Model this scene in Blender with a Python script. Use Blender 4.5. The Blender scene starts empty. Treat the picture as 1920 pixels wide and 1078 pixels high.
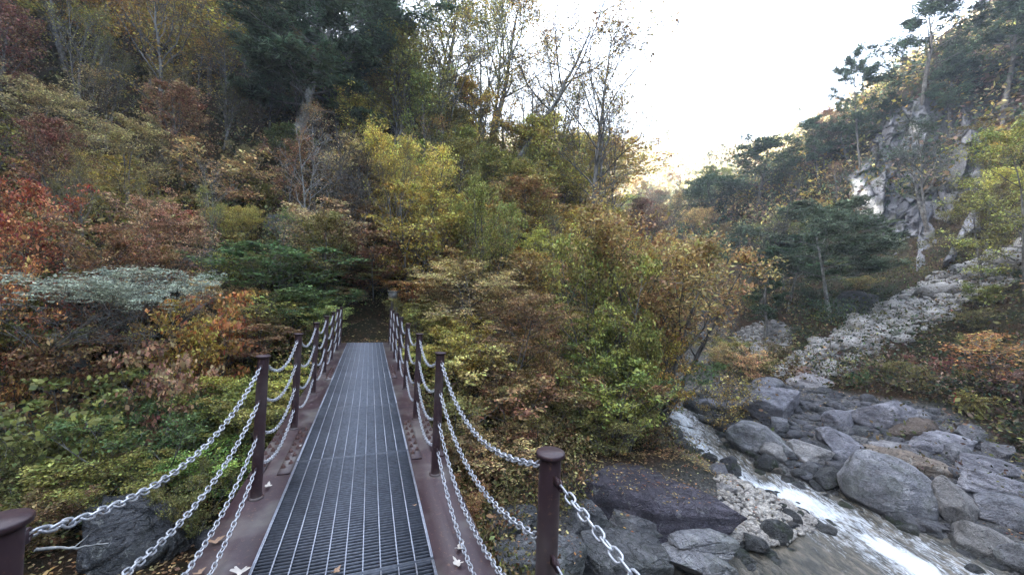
import bpy, math
import numpy as np
from mathutils import Vector, Matrix

# ------------------------------------------------------------------ camera, world, sun, exposure
scn = bpy.context.scene
COL = scn.collection
F = 700.0                      # focal length in pixels of the 1920 px wide photograph
ROLL = math.radians(2.3)
PITCH = math.atan(13.7 / F)
CAMH = 1.6
cam = bpy.data.objects.new("camera", bpy.data.cameras.new("camera"))
COL.objects.link(cam)
cam.data.sensor_width = 36.0
cam.data.lens = 36.0 * F / 1920.0
cam.data.clip_start = 0.05
cam.data.clip_end = 3000
cam.matrix_world = Matrix.Translation((0, 0, CAMH)) @ Matrix.Rotation(math.pi / 2 + PITCH, 4, 'X') @ Matrix.Rotation(ROLL, 4, 'Z')
scn.camera = cam

SUN_EL, SUN_AZ = math.radians(22), math.radians(272)     # azimuth clockwise from +Y: low, behind the left hill
world = bpy.data.worlds.new("World"); scn.world = world; world.use_nodes = True
nt = world.node_tree
sky = nt.nodes.new("ShaderNodeTexSky"); sky.sky_type = 'NISHITA'; sky.sun_disc = False
sky.sun_elevation = SUN_EL; sky.sun_rotation = SUN_AZ
sky.dust_density = 3.0; sky.ozone_density = 1.0; sky.air_density = 1.0
hs = nt.nodes.new("ShaderNodeHueSaturation"); hs.inputs['Saturation'].default_value = .72; hs.inputs['Value'].default_value = 1.05
nt.links.new(sky.outputs[0], hs.inputs['Color']); nt.links.new(hs.outputs[0], nt.nodes["Background"].inputs[0])
nt.nodes["Background"].inputs[1].default_value = 0.15
sun = bpy.data.objects.new("sun", bpy.data.lights.new("sun", 'SUN')); COL.objects.link(sun)
sun.data.energy = 5.0; sun.data.angle = math.radians(0.5); sun.data.color = (1, .9, .75)
sd = Vector((math.sin(SUN_AZ) * math.cos(SUN_EL), math.cos(SUN_AZ) * math.cos(SUN_EL), math.sin(SUN_EL)))
sun.rotation_euler = sd.to_track_quat('Z', 'Y').to_euler()
scn.view_settings.view_transform = 'Standard'; scn.view_settings.look = 'None'
scn.view_settings.exposure = 3.5
scn.view_settings.gamma = 1
scn.cycles.max_bounces = 6; scn.cycles.diffuse_bounces = 3; scn.cycles.glossy_bounces = 2
scn.cycles.transmission_bounces = 3; scn.cycles.volume_bounces = 0; scn.cycles.caustics_reflective = False
scn.cycles.use_denoising = True

R0 = np.random.RandomState(7)

# ------------------------------------------------------------------ helpers
def ray(u, v):
    a = (u - 960) / F; b = (539 - v) / F
    c, s = math.cos(ROLL), math.sin(ROLL)
    x = a * c - b * s; y = a * s + b * c
    cp, sp = math.cos(PITCH), math.sin(PITCH)
    return np.array([x, cp - y * sp, y * cp + sp])

def P(u, v, Y):
    d = ray(u, v); return np.array([0, 0, CAMH]) + d * (Y / d[1])

def pix(p):
    x, y, z = p[0], p[1], p[2] - CAMH
    cp, sp = math.cos(PITCH), math.sin(PITCH)
    yy = y * cp + z * sp; zz = -y * sp + z * cp
    yy = yy if abs(yy) > 1e-6 else 1e-6
    a, b = x / yy, zz / yy
    c, s = math.cos(ROLL), math.sin(ROLL)
    return 960 + F * (a * c + b * s), 539 - F * (-a * s + b * c), yy

def h32(ix, iy, iz, seed):
    with np.errstate(over='ignore'):
        n = (ix.astype(np.int64) * 374761393 + iy.astype(np.int64) * 668265263 + iz.astype(np.int64) * 1274126177 + seed * 982451653) & 0xffffffff
        n = ((n ^ (n >> 13)) * 1274126177) & 0xffffffff
        n = ((n ^ (n >> 16)) * 2246822519) & 0xffffffff
        n = n ^ (n >> 15)
    return n.astype(np.float64) / 4294967295.0

def noise3(x, y, z, seed=0):
    x, y, z = np.broadcast_arrays(np.asarray(x, float), np.asarray(y, float), np.asarray(z, float))
    fx, fy, fz = np.floor(x), np.floor(y), np.floor(z)
    tx, ty, tz = x - fx, y - fy, z - fz
    tx = tx * tx * (3 - 2 * tx); ty = ty * ty * (3 - 2 * ty); tz = tz * tz * (3 - 2 * tz)
    r = 0
    for dx in (0, 1):
        for dy in (0, 1):
            for dz in (0, 1):
                w = (tx if dx else 1 - tx) * (ty if dy else 1 - ty) * (tz if dz else 1 - tz)
                r = r + w * h32(fx + dx, fy + dy, fz + dz, seed)
    return r * 2 - 1

def fbm(x, y, z=0.0, octv=4, seed=0, gain=.5):
    r = 0; a = 1.0; f = 1.0; t = 0
    for i in range(octv):
        r = r + a * noise3(x * f + 13.7 * i, y * f + 5.1 * i, z * f, seed + i); t += a
        a *= gain; f *= 2.03
    return r / t

def npmesh(name, V, Fc, mat, smooth=False, parent=None, attrs=None):
    """V (n,3), Fc list of arrays of faces (each (m,k))"""
    me = bpy.data.meshes.new(name)
    V = np.asarray(V, np.float32)
    me.vertices.add(len(V)); me.vertices.foreach_set("co", V.ravel())
    if not isinstance(Fc, list): Fc = [Fc]
    Fc = [np.asarray(f, np.int32) for f in Fc if len(f)]
    li = np.concatenate([f.ravel() for f in Fc]) if Fc else np.zeros(0, np.int32)
    tot = np.concatenate([np.full(len(f), f.shape[1], np.int32) for f in Fc])
    st = np.concatenate([[0], np.cumsum(tot)[:-1]]).astype(np.int32)
    me.loops.add(len(li)); me.loops.foreach_set("vertex_index", li)
    me.polygons.add(len(tot)); me.polygons.foreach_set("loop_start", st); me.polygons.foreach_set("loop_total", tot)
    if smooth: me.polygons.foreach_set("use_smooth", np.ones(len(tot), bool))
    me.update(calc_edges=True)
    if attrs:
        for k, (dom, typ, val) in attrs.items():
            at = me.attributes.new(k, typ, dom)
            at.data.foreach_set("color" if typ == 'FLOAT_COLOR' else "value", np.asarray(val, np.float32).ravel())
    if mat: me.materials.append(mat)
    o = bpy.data.objects.new(name, me); COL.objects.link(o)
    if parent is not None: o.parent = parent
    return o

def empty(name, loc=(0, 0, 0), rz=0.0):
    o = bpy.data.objects.new(name, None); COL.objects.link(o)
    o.location = [float(c) for c in loc]; o.rotation_euler = (0, 0, rz); o.empty_display_size = .2
    return o

LABELS = {}
def tag(o, label=None, cat=None, group=None, kind=None):
    if label: o["label"] = label
    if cat: o["category"] = cat
    if group: o["group"] = group
    if kind: o["kind"] = kind
    return o

class MB:
    def __init__(s): s.V = []; s.Q = []; s.T = []; s.n = 0
    def add(s, V, Q=None, T=None):
        V = np.asarray(V, float)
        s.V.append(V)
        if Q is not None and len(Q): s.Q.append(np.asarray(Q) + s.n)
        if T is not None and len(T): s.T.append(np.asarray(T) + s.n)
        s.n += len(V)
    def box(s, x0, x1, y0, y1, z0, z1):
        V = [(x, y, z) for z in (z0, z1) for y in (y0, y1) for x in (x0, x1)]
        s.add(V, [(0, 2, 3, 1), (4, 5, 7, 6), (0, 1, 5, 4), (2, 6, 7, 3), (0, 4, 6, 2), (1, 3, 7, 5)])
    def lathe(s, prof, n=20, c=(0, 0, 0), axis='z'):
        a = np.arange(n) * 2 * math.pi / n; V = []
        for r, z in prof: V.append(np.stack([np.cos(a) * r, np.sin(a) * r, np.full(n, z)], 1))
        V = np.concatenate(V)
        if axis == 'y': V = V[:, [0, 2, 1]]
        if axis == 'x': V = V[:, [2, 0, 1]]
        V = V + np.array(c)
        i = np.arange(n); j = (i + 1) % n; Q = []
        for k in range(len(prof) - 1): Q.append(np.stack([k * n + i, k * n + j, (k + 1) * n + j, (k + 1) * n + i], 1))
        s.add(V, np.concatenate(Q))
    def tube(s, pts, rad, n=6, closed=False):
        pts = np.asarray(pts, float); m = len(pts)
        rad = np.broadcast_to(np.asarray(rad, float), (m,))
        if closed: T = np.roll(pts, -1, 0) - np.roll(pts, 1, 0)
        else: T = np.gradient(pts, axis=0)
        T /= np.linalg.norm(T, axis=1)[:, None] + 1e-9
        ref = np.array([0.0, 0, 1]) if abs(T[:, 2]).max() < .9 else np.array([0.31, 0.95, 0.05])
        if closed: ref = np.cross(pts[1] - pts[0], pts[m // 3] - pts[0])
        A = np.cross(T, ref); A /= np.linalg.norm(A, axis=1)[:, None] + 1e-9
        B = np.cross(T, A)
        a = np.arange(n) * 2 * math.pi / n
        V = pts[:, None] + rad[:, None, None] * (np.cos(a)[None, :, None] * A[:, None] + np.sin(a)[None, :, None] * B[:, None])
        i = np.arange(n); j = (i + 1) % n; Q = []
        for k in range(m if closed else m - 1):
            k2 = (k + 1) % m
            Q.append(np.stack([k * n + i, k * n + j, k2 * n + j, k2 * n + i], 1))
        s.add(V.reshape(-1, 3), np.concatenate(Q))
    def build(s, name, mat, parent=None, smooth=False, attrs=None):
        Fc = []
        if s.Q: Fc.append(np.concatenate(s.Q))
        if s.T: Fc.append(np.concatenate(s.T))
        return npmesh(name, np.concatenate(s.V), Fc, mat, smooth, parent, attrs)

# ------------------------------------------------------------------ materials
class NM:
    def __init__(s, name):
        s.m = bpy.data.materials.new(name); s.m.use_nodes = True; s.t = s.m.node_tree; s.t.nodes.clear()
        s.out = s.n("ShaderNodeOutputMaterial")
    def n(s, typ, **kw):
        nd = s.t.nodes.new(typ)
        for k, v in kw.items():
            if k.startswith('_'): setattr(nd, k[1:], v)
            else:
                nd.inputs[k.replace('__', ' ')].default_value = v
        return nd
    def l(s, a, b): s.t.links.new(a, b)
    def noise(s, scale, detail=6, rough=.55, coord='Object', dist=0.0, stretch=None):
        tc = s.n("ShaderNodeTexCoord"); src = tc.outputs[coord]
        if stretch:
            mp = s.n("ShaderNodeMapping"); mp.inputs['Scale'].default_value = stretch; s.l(src, mp.inputs[0]); src = mp.outputs[0]
        nz = s.n("ShaderNodeTexNoise", Scale=scale, Detail=detail, Roughness=rough, Distortion=dist); s.l(src, nz.inputs['Vector'])
        return nz.outputs['Fac']
    def ramp(s, fac, stops):
        r = s.n("ShaderNodeValToRGB"); s.l(fac, r.inputs[0]); e = r.color_ramp.elements
        while len(e) < len(stops): e.new(.5)
        for i, (p, c) in enumerate(stops): e[i].position = p; e[i].color = (*c, 1) if len(c) == 3 else c
        return r.outputs[0]
    def mix(s, fac, a, b, mode='MIX'):
        m = s.n("ShaderNodeMix", _data_type='RGBA', _blend_type=mode)
        for src, i in ((fac, 0), (a, 6), (b, 7)):
            if hasattr(src, 'links'): s.l(src, m.inputs[i])
            elif i == 0: m.inputs[0].default_value = src
            else: m.inputs[i].default_value = (*src, 1)
        return m.outputs[2]
    def math(s, op, a, b=0.0, clamp=False):
        m = s.n("ShaderNodeMath", _operation=op, _use_clamp=clamp)
        for src, i in ((a, 0), (b, 1)):
            if hasattr(src, 'links'): s.l(src, m.inputs[i])
            else: m.inputs[i].default_value = src
        return m.outputs[0]
    def bump(s, h, strength=.5, dist=.02):
        b = s.n("ShaderNodeBump", Strength=strength, Distance=dist); s.l(h, b.inputs['Height']); return b.outputs[0]
    def pbr(s, col, rough=.7, metal=0.0, nrm=None, spec=.5):
        b = s.n("ShaderNodeBsdfPrincipled", Metallic=metal)
        b.inputs['Specular IOR Level'].default_value = spec
        for src, k in ((col, 'Base Color'), (rough, 'Roughness')):
            if hasattr(src, 'links'): s.l(src, b.inputs[k])
            elif k == 'Base Color': b.inputs[k].default_value = (*src, 1)
            else: b.inputs[k].default_value = src
        if nrm is not None: s.l(nrm, b.inputs['Normal'])
        s.l(b.outputs[0], s.out.inputs[0]); return b

def mat_leaf(name, source):
    k = NM(name)
    at = k.n("ShaderNodeAttribute", _attribute_name='rnd')
    if source == 'object':
        oi = k.n("ShaderNodeObjectInfo"); base = oi.outputs['Color']; rnd = at.outputs['Fac']
    else:
        ac = k.n("ShaderNodeAttribute", _attribute_name='tint'); base = ac.outputs['Color']; rnd = at.outputs['Fac']
    hv = k.n("ShaderNodeHueSaturation"); k.l(base, hv.inputs['Color'])
    nz = k.noise(.9, 3, .6, coord='Object')
    hue = k.math('ADD', k.math('MULTIPLY', rnd, .055), k.math('MULTIPLY', nz, .13))
    k.l(k.math('ADD', hue, .5 - .092), hv.inputs['Hue'])
    rr = k.math('POWER', rnd, 2.0)
    k.l(k.math('ADD', k.math('MULTIPLY', rr, 2.4), .53), hv.inputs['Value'])
    k.l(k.math('ADD', k.math('MULTIPLY', nz, -.25), 1.05), hv.inputs['Saturation'])
    col = hv.outputs[0]
    h2 = k.n("ShaderNodeHueSaturation", Hue=.54, Value=.8, Saturation=.95); k.l(col, h2.inputs['Color'])
    h3 = k.n("ShaderNodeHueSaturation", Hue=.484, Value=.98, Saturation=1.0); k.l(col, h3.inputs['Color'])
    na = k.noise(2.3, 3, .6, coord='Object'); fl = k.math('FRACT', k.math('MULTIPLY', rnd, 17.3))
    pick = k.math('ADD', na, k.math('MULTIPLY', k.math('SUBTRACT', fl, .5), .28))
    col = k.mix(k.ramp(pick, [(.53, (0, 0, 0)), (.57, (1, 1, 1))]), col, h2.outputs[0])
    col = k.mix(k.ramp(pick, [(.40, (1, 1, 1)), (.44, (0, 0, 0))]), col, h3.outputs[0])
    b = k.pbr(col, .5, spec=.3)
    tr = k.n("ShaderNodeBsdfTranslucent"); k.l(col, tr.inputs[0])
    mx = k.n("ShaderNodeMixShader"); mx.inputs[0].default_value = .33
    k.l(b.outputs[0], mx.inputs[1]); k.l(tr.outputs[0], mx.inputs[2]); k.l(mx.outputs[0], k.out.inputs[0])
    return k.m

def mat_bark(name, c1, c2, c3):
    k = NM(name)
    n1 = k.noise(9, 6, .65, stretch=(1, 1, .35)); n2 = k.noise(1.6, 4, .6)
    col = k.ramp(n1, [(.35, c1), (.62, c2)])
    col = k.mix(k.ramp(n2, [(.5, (0, 0, 0)), (.62, (.8, .8, .8))]), col, c3)
    k.pbr(col, .9, nrm=k.bump(n1, .7, .02), spec=.2); return k.m

def mat_rock(name, ca, cb, cc, scale=1.0, moss=.0, rough=.75):
    k = NM(name)
    oi = k.n("ShaderNodeObjectInfo")
    n1 = k.noise(.9 * scale, 8, .62, dist=.6); n2 = k.noise(5 * scale, 8, .7); n3 = k.noise(28 * scale, 4, .7)
    col = k.ramp(n1, [(.32, ca), (.5, cb), (.68, cc)])
    col = k.mix(k.ramp(n2, [(.3, (.62, .62, .62)), (.7, (0, 0, 0))]), col, tuple(x * .45 for x in ca))
    col = k.mix(.85, col, k.ramp(n3, [(.3, (.35, .35, .37)), (.7, (.8, .8, .8))]), 'OVERLAY')
    wv = k.noise(1.7 * scale, 3, .5, dist=2.5, stretch=(1, 1, 3.0))
    crk = k.math('ABSOLUTE', k.math('SUBTRACT', wv, .5))
    col = k.mix(k.ramp(crk, [(.0, (.75, .75, .75)), (.012, (0, 0, 0))]), col, (.03, .03, .03))
    if moss:
        ge = k.n("ShaderNodeNewGeometry"); sp = k.n("ShaderNodeSeparateXYZ"); k.l(ge.outputs['Normal'], sp.inputs[0])
        mm = k.math('MULTIPLY', k.ramp(k.noise(2.1, 5, .6), [(.5, (0, 0, 0)), (.6, (1, 1, 1))]), moss)
        col = k.mix(mm, col, (.035, .05, .018))
    col = k.mix(1.0, col, oi.outputs['Color'], 'MULTIPLY')
    wet = k.n("ShaderNodeAttribute", _attribute_name='wet').outputs['Fac']
    col = k.mix(k.math('MULTIPLY', wet, .8), col, (.022, .022, .018))
    rough = k.math('SUBTRACT', rough, k.math('MULTIPLY', wet, .45))
    sp_ = k.noise(70 * scale, 2, .6); col = k.mix(k.ramp(sp_, [(.62, (0, 0, 0)), (.72, (.45, .45, .45))]), col, (.5, .5, .48))
    li = k.noise(3.3 * scale, 6, .75, dist=1.0); col = k.mix(k.ramp(li, [(.58, (0, 0, 0)), (.64, (.4, .4, .4))]), col, (.40, .41, .38))
    h = k.math('ADD', k.math('MULTIPLY', n2, 1.6), k.math('MULTIPLY', n3, .6))
    h = k.math('ADD', h, k.ramp(crk, [(.0, (0, 0, 0)), (.03, (.6, .6, .6))]))
    k.pbr(col, rough, nrm=k.bump(h, 1.0, .09), spec=.35); return k.m

def mat_ground():
    k = NM("ground_litter")
    n1 = k.noise(.5, 6, .6); n2 = k.noise(9, 6, .75); n3 = k.noise(45, 3, .8)
    col = k.ramp(n2, [(.3, (.012, .010, .007)), (.5, (.05, .032, .018)), (.62, (.11, .06, .03)), (.75, (.15, .10, .05))])
    col = k.mix(k.ramp(n1, [(.45, (0, 0, 0)), (.6, (.8, .8, .8))]), col, (.022, .028, .012))
    col = k.mix(.6, col, k.ramp(n3, [(.3, (.2, .2, .2)), (.7, (.8, .8, .8))]), 'OVERLAY')
    ge = k.n("ShaderNodeNewGeometry"); sp = k.n("ShaderNodeSeparateXYZ"); k.l(ge.outputs['Normal'], sp.inputs[0])
    st = k.math('ADD', sp.outputs[2], k.math('MULTIPLY', k.math('SUBTRACT', k.noise(1.2, 5, .7), .5), .5))
    rock = k.ramp(n2, [(.3, (.05, .052, .056)), (.6, (.14, .145, .15)), (.75, (.25, .25, .25))])
    col = k.mix(k.ramp(st, [(.44, (1, 1, 1)), (.52, (0, 0, 0))]), col, rock)
    wt = k.n("ShaderNodeAttribute", _attribute_name='gravel')
    grav = k.ramp(k.noise(14, 5, .7), [(.32, (.04, .04, .04)), (.5, (.16, .155, .15)), (.7, (.36, .35, .33))])
    col = k.mix(wt.outputs['Fac'], col, grav)
    k.pbr(col, .95, nrm=k.bump(k.math('ADD', n2, n3), 1.0, .08), spec=.15); return k.m

M = {}
M['leaf'] = mat_leaf('leaf', 'object'); M['leaf_tint'] = mat_leaf('leaf_tint', 'tint')
M['bark'] = mat_bark('bark_dark', (.05, .045, .04), (.19, .18, .165), (.30, .30, .28))
M['bark_pale'] = mat_bark('bark_pale', (.12, .12, .115), (.42, .42, .40), (.26, .28, .25))
M['bark_mid'] = mat_bark('bark_mid', (.06, .055, .05), (.2, .19, .175), (.15, .15, .13))
M['rock_purple'] = mat_rock('rock_purple', (.095, .093, .098), (.18, .177, .186), (.31, .307, .315))
M['rock_grey'] = mat_rock('rock_grey', (.13, .13, .135), (.26, .26, .265), (.44, .43, .42), moss=.35)
M['rock_pale'] = mat_rock('rock_pale', (.22, .21, .20), (.42, .40, .38), (.60, .58, .55))
M['rock_dark'] = mat_rock('rock_dark', (.03, .032, .033), (.07, .07, .07), (.13, .13, .12), moss=.7, rough=.45)
M['rock_tan'] = mat_rock('rock_tan', (.17, .13, .10), (.32, .26, .20), (.42, .36, .30))
M['cliff'] = mat_rock('cliff_rock', (.11, .105, .11), (.27, .265, .27), (.47, .46, .46), scale=.22, moss=.55)
M['stone'] = mat_rock('stone', (.30, .285, .27), (.50, .48, .45), (.68, .66, .62), scale=.8)
M['ground'] = mat_ground()

def m_paint():
    k = NM('maroon_paint'); n1 = k.noise(6, 6, .6); n2 = k.noise(38, 6, .75); n3 = k.noise(1.3, 4, .6)
    col = k.ramp(n1, [(.3, (.032, .016, .020)), (.7, (.056, .031, .037))])
    col = k.mix(k.ramp(n2, [(.58, (0, 0, 0)), (.66, (.8, .8, .8))]), col, (.16, .085, .05))
    col = k.mix(k.ramp(n3, [(.47, (0, 0, 0)), (.62, (.7, .7, .7))]), col, (.15, .135, .12))
    k.pbr(col, k.ramp(n1, [(.3, (.38, .38, .38)), (.7, (.62, .62, .62))]), nrm=k.bump(n2, .25, .004), spec=.5); return k.m
def m_galv(name, dark, light, rough, metal):
    k = NM(name); n1 = k.noise(35, 5, .6); n2 = k.noise(3, 4, .6)
    col = k.ramp(n1, [(.3, dark), (.7, light)])
    col = k.mix(k.ramp(n2, [(.5, (0, 0, 0)), (.7, (.5, .5, .5))]), col, tuple(c * .55 for c in dark))
    k.pbr(col, rough, metal, nrm=k.bump(n1, .2, .002)); return k.m
M['paint'] = m_paint()
M['chain'] = m_galv('galvanised_chain', (.36, .37, .40), (.62, .64, .68), .42, .55)
M['grate'] = m_galv('galvanised_grating', (.22, .23, .26), (.38, .40, .46), .5, .3)
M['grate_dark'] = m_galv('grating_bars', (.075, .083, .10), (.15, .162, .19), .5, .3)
M['bolt'] = m_galv('rusty_bolt', (.05, .025, .022), (.12, .06, .05), .6, .3)

# ------------------------------------------------------------------ terrain
CP = []
def cp(u, v, Y): CP.append(P(u, v, Y))
for a in [(683, 650, 12.0), (700, 620, 13.5), (650, 500, 16), (650, 450, 18), (580, 240, 24), (320, 240, 22), (300, 500, 13.5), (100, 500, 11.5), (100, 0, 27), (300, 60, 28),
          (0, 700, 9.5), (100, 900, 9.0), (250, 1010, 7.4), (400, 830, 9.4), (500, 670, 11.3), (-300, 860, 8), (-300, 300, 14),
          (830, 650, 13.2), (900, 800, 10.5), (850, 960, 8.0), (1230, 950, 8.9), (1100, 890, 9.6), (1240, 870, 10.8), (1310, 900, 9.9), (1225, 790, 14.0), (1260, 720, 19), (1100, 600, 20), (1000, 430, 30),
          (1150, 430, 42), (850, 250, 34), (700, 100, 38), (960, 330, 45), (1200, 460, 48), (1250, 580, 32), (1300, 640, 25), (1350, 590, 40), (1400, 640, 27), (1430, 630, 27), (1380, 560, 36), (1300, 500, 58),
          (1280, 400, 105), (1200, 345, 150), (1100, 300, 190), (1250, 290, 300), (1330, 320, 300), (1000, 270, 300), (1150, 270, 320), (1450, 300, 280),
          (1480, 690, 21), (1560, 650, 22), (1700, 590, 23.5), (1900, 480, 26), (2100, 350, 30), (1600, 760, 16.5), (1750, 750, 16.5), (1900, 860, 12.5), (1900, 640, 17.5), (1750, 650, 20), (1600, 700, 19.5),
          (1740, 510, 31), (1640, 520, 34), (1590, 600, 27), (1500, 560, 34), (1920, 90, 42), (1820, 150, 44), (1700, 185, 47), (1620, 270, 50), (1500, 320, 58), (1420, 370, 62), (1350, 395, 70), (1450, 470, 50), (1900, 350, 34), (1750, 330, 42)]:
    cp(*a)
for p in [(-4, 4, -4.2), (0, 5, -4.0), (0, 2.5, -3.9), (-7, 3, -4.4), (2.5, 6.5, -4.0), (-3.0, 7.2, -2.9), (-12, 0, -4.2), (-20, -3, -2), (-16, 4, -3),
          (0, -3, -.8), (0, -8, .2), (-10, -12, 2), (0, -40, 20), (-40, -30, 30), (20, -30, 10), (6, 2, -4.4), (10, -6, -4.8), (12, -30, -5), (14, 4, -3.4), (18, 0, 0), (30, -10, 12), (45, 5, 24), (60, -20, 40), (60, 20, 40), (80, 60, 50),
          (4.0, 12.3, -3.0), (5.8, 15.5, -2.9), (5.6, 18.5, -2.1), (11.5, 12.5, -3.8), (12.5, 15.5, -3.3),
          (-62, 22, 78), (-60, 0, 66), (-62, 48, 84), (-75, 75, 92), (-40, 60, 42), (-100, 0, 110), (-100, 60, 125), (-90, 100, 90), (-25, 100, 32), (10, 110, 20), (-45, 35, 45), (-100, 200, 70), (-200, 50, 120), (-200, -100, 120), (-200, 350, 130),
          (60, 60, 36), (75, 100, 42), (120, 150, 70), (200, 50, 120), (200, 300, 130), (250, -80, 120), (0, -100, 60), (110, 400, 150), (-60, 400, 150), (60, 170, 35)]:
    CP.append(np.array(p, float))
CP = np.array(CP)
def _phi(r2): return -np.sqrt(r2 + 1.2)
_d2 = ((CP[:, None, :2] - CP[None, :, :2]) ** 2).sum(-1)
_n = len(CP)
_A = np.zeros((_n + 3, _n + 3)); _A[:_n, :_n] = _phi(_d2) - np.eye(_n) * 0.25
_A[:_n, _n] = 1; _A[:_n, _n + 1:] = CP[:, :2]; _A[_n, :_n] = 1; _A[_n + 1:, :_n] = CP[:, :2].T
_W = np.linalg.solve(_A, np.concatenate([CP[:, 2], [0, 0, 0]]))
def rbf(x, y):
    s = x.shape; x = x.ravel(); y = y.ravel(); r = np.empty(len(x))
    for i in range(0, len(x), 20000):
        a, b = x[i:i + 20000], y[i:i + 20000]
        d2 = (a[:, None] - CP[None, :, 0]) ** 2 + (b[:, None] - CP[None, :, 1]) ** 2
        r[i:i + 20000] = _phi(d2) @ _W[:_n] + _W[_n] + _W[_n + 1] * a + _W[_n + 2] * b
    return r.reshape(s)

def wz(y): return np.interp(y, [-20, 6, 10, 12.2, 13.6, 17, 20, 26, 45], [-4.7, -4.18, -4.12, -4.0, -3.72, -3.35, -3.0, -2.4, -1.0])
def onwater(u, v):
    Y = 10.0
    for _ in range(12):
        d = ray(u, v); Y = .5 * Y + .5 * (wz(Y) - CAMH) / d[2]
    return P(u, v, Y)[:2]
POLY = [onwater(*q) for q in [(1240, 766), (1258, 800), (1285, 840), (1335, 864), (1372, 888), (1395, 910), (1448, 928), (1510, 958), (1537, 981), (1466, 1020), (1368, 1026), (1200, 1052), (1080, 1064)]]
POLY += [np.array(q, float) for q in [(3, 4), (6, 0), (8, -8), (12.5, -8), (11, 0), (10, 5)]]
POLY += [onwater(*q) for q in [(1885, 1062), (1840, 1030), (1768, 995), (1695, 977), (1625, 955), (1581, 922), (1528, 908), (1421, 878), (1390, 850), (1350, 800), (1310, 766)]]
POLY += [np.array(q, float) for q in [(10.3, 20), (13, 25), (17.5, 33), (15.5, 33.5), (11, 25.6), (8.2, 20.6)]]
POLY = np.array(POLY)
FLOW = np.array([onwater(*q) for q in [(1275, 780), (1305, 830), (1372, 880), (1420, 902), (1480, 925), (1560, 962), (1640, 1000), (1720, 1045), (1790, 1078)]])

def sdf_poly(x, y, poly):
    """signed distance, negative inside"""
    s = x.shape; x = x.ravel(); y = y.ravel()
    d = np.full(len(x), 1e18); inside = np.zeros(len(x), bool)
    n = len(poly)
    for i in range(n):
        a, b = poly[i], poly[(i + 1) % n]; e = b - a
        wx, wy = x - a[0], y - a[1]
        t = np.clip((wx * e[0] + wy * e[1]) / (e @ e), 0, 1)
        d = np.minimum(d, (wx - e[0] * t) ** 2 + (wy - e[1] * t) ** 2)
        c = ((a[1] > y) != (b[1] > y)) & (x < (b[0] - a[0]) * (y - a[1]) / (b[1] - a[1] + 1e-12) + a[0])
        inside ^= c
    return (np.where(inside, -1, 1) * np.sqrt(d)).reshape(s)
def dist_line(x, y, pl):
    d = np.full(np.shape(x), 1e18)
    for i in range(len(pl) - 1):
        a, b = pl[i], pl[i + 1]; e = b - a
        t = np.clip(((x - a[0]) * e[0] + (y - a[1]) * e[1]) / (e @ e), 0, 1)
        d = np.minimum(d, (x - a[0] - e[0] * t) ** 2 + (y - a[1] - e[1] * t) ** 2)
    return np.sqrt(d)

TH = math.atan2(ray(694, 542)[0], 1.0)
BF = np.array([math.sin(TH), math.cos(TH)]); BR = np.array([BF[1], -BF[0]])
BCX = -0.065                                             # bridge centre line, right of the camera's foot

def H(x, y):
    x = np.asarray(x, float); y = np.asarray(y, float)
    sh = x.shape; x = np.atleast_1d(x); y = np.atleast_1d(y)
    h = rbf(x, y)
    r = np.hypot(x, y)
    k = np.clip((r - 3) / 12, .25, 1)
    h = h + fbm(x / 3.1, y / 3.1, 0, 4, 3) * .45 * k + fbm(x / 14, y / 14, 0, 3, 9) * 2.2 * np.clip((r - 16) / 30, 0, 1) + fbm(x / 60, y / 60, 0, 4, 19) * 16 * np.clip((r - 110) / 150, 0, 1)
    # keep under the deck and level at the far landing
    s = x * BF[0] + y * BF[1]; t = x * BR[0] + y * BR[1]
    land = np.clip(1 - np.abs(t) / 1.6, 0, 1) * np.clip(1 - np.abs(s - 13.3) / 2.2, 0, 1)
    h = h * (1 - np.clip(land * 2, 0, 1)) + (-.06 + np.clip(s - 13, 0, 3) * .45) * np.clip(land * 2, 0, 1)
    under = (np.abs(t) < 1.3) & (s > -4) & (s < 12.2)
    h = np.where(under, np.minimum(h, -.62), h)
    near = (r < 3.0) & (y > -3)
    h = np.where(near, np.minimum(h, -1.6), h)
    d = sdf_poly(x, y, POLY); w = wz(y)
    bank = w + np.clip(d, 0, 9) * .16 + .06
    f = np.clip(d / 2.4, 0, 1); f = f * f * (3 - 2 * f)
    out = bank * (1 - f) + np.maximum(h, bank * .999 - .0) * f
    ins = w - np.minimum(.55, .10 + .35 * -d)
    h = np.where(d < 0, ins, out)
    return h.reshape(sh)

def hit(u, v, far=420):
    d = ray(u, v); t = np.geomspace(3.2, far, 900)
    z = CAMH + d[2] * t; g = H(d[0] * t, d[1] * t)
    k = np.argmax(z < g)
    if k == 0: return None
    a = (z - g)[k - 1]; b = (g - z)[k]; tt = t[k - 1] + (t[k] - t[k - 1]) * a / (a + b + 1e-9)
    return np.array([d[0] * tt, d[1] * tt, CAMH + d[2] * tt])

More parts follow.
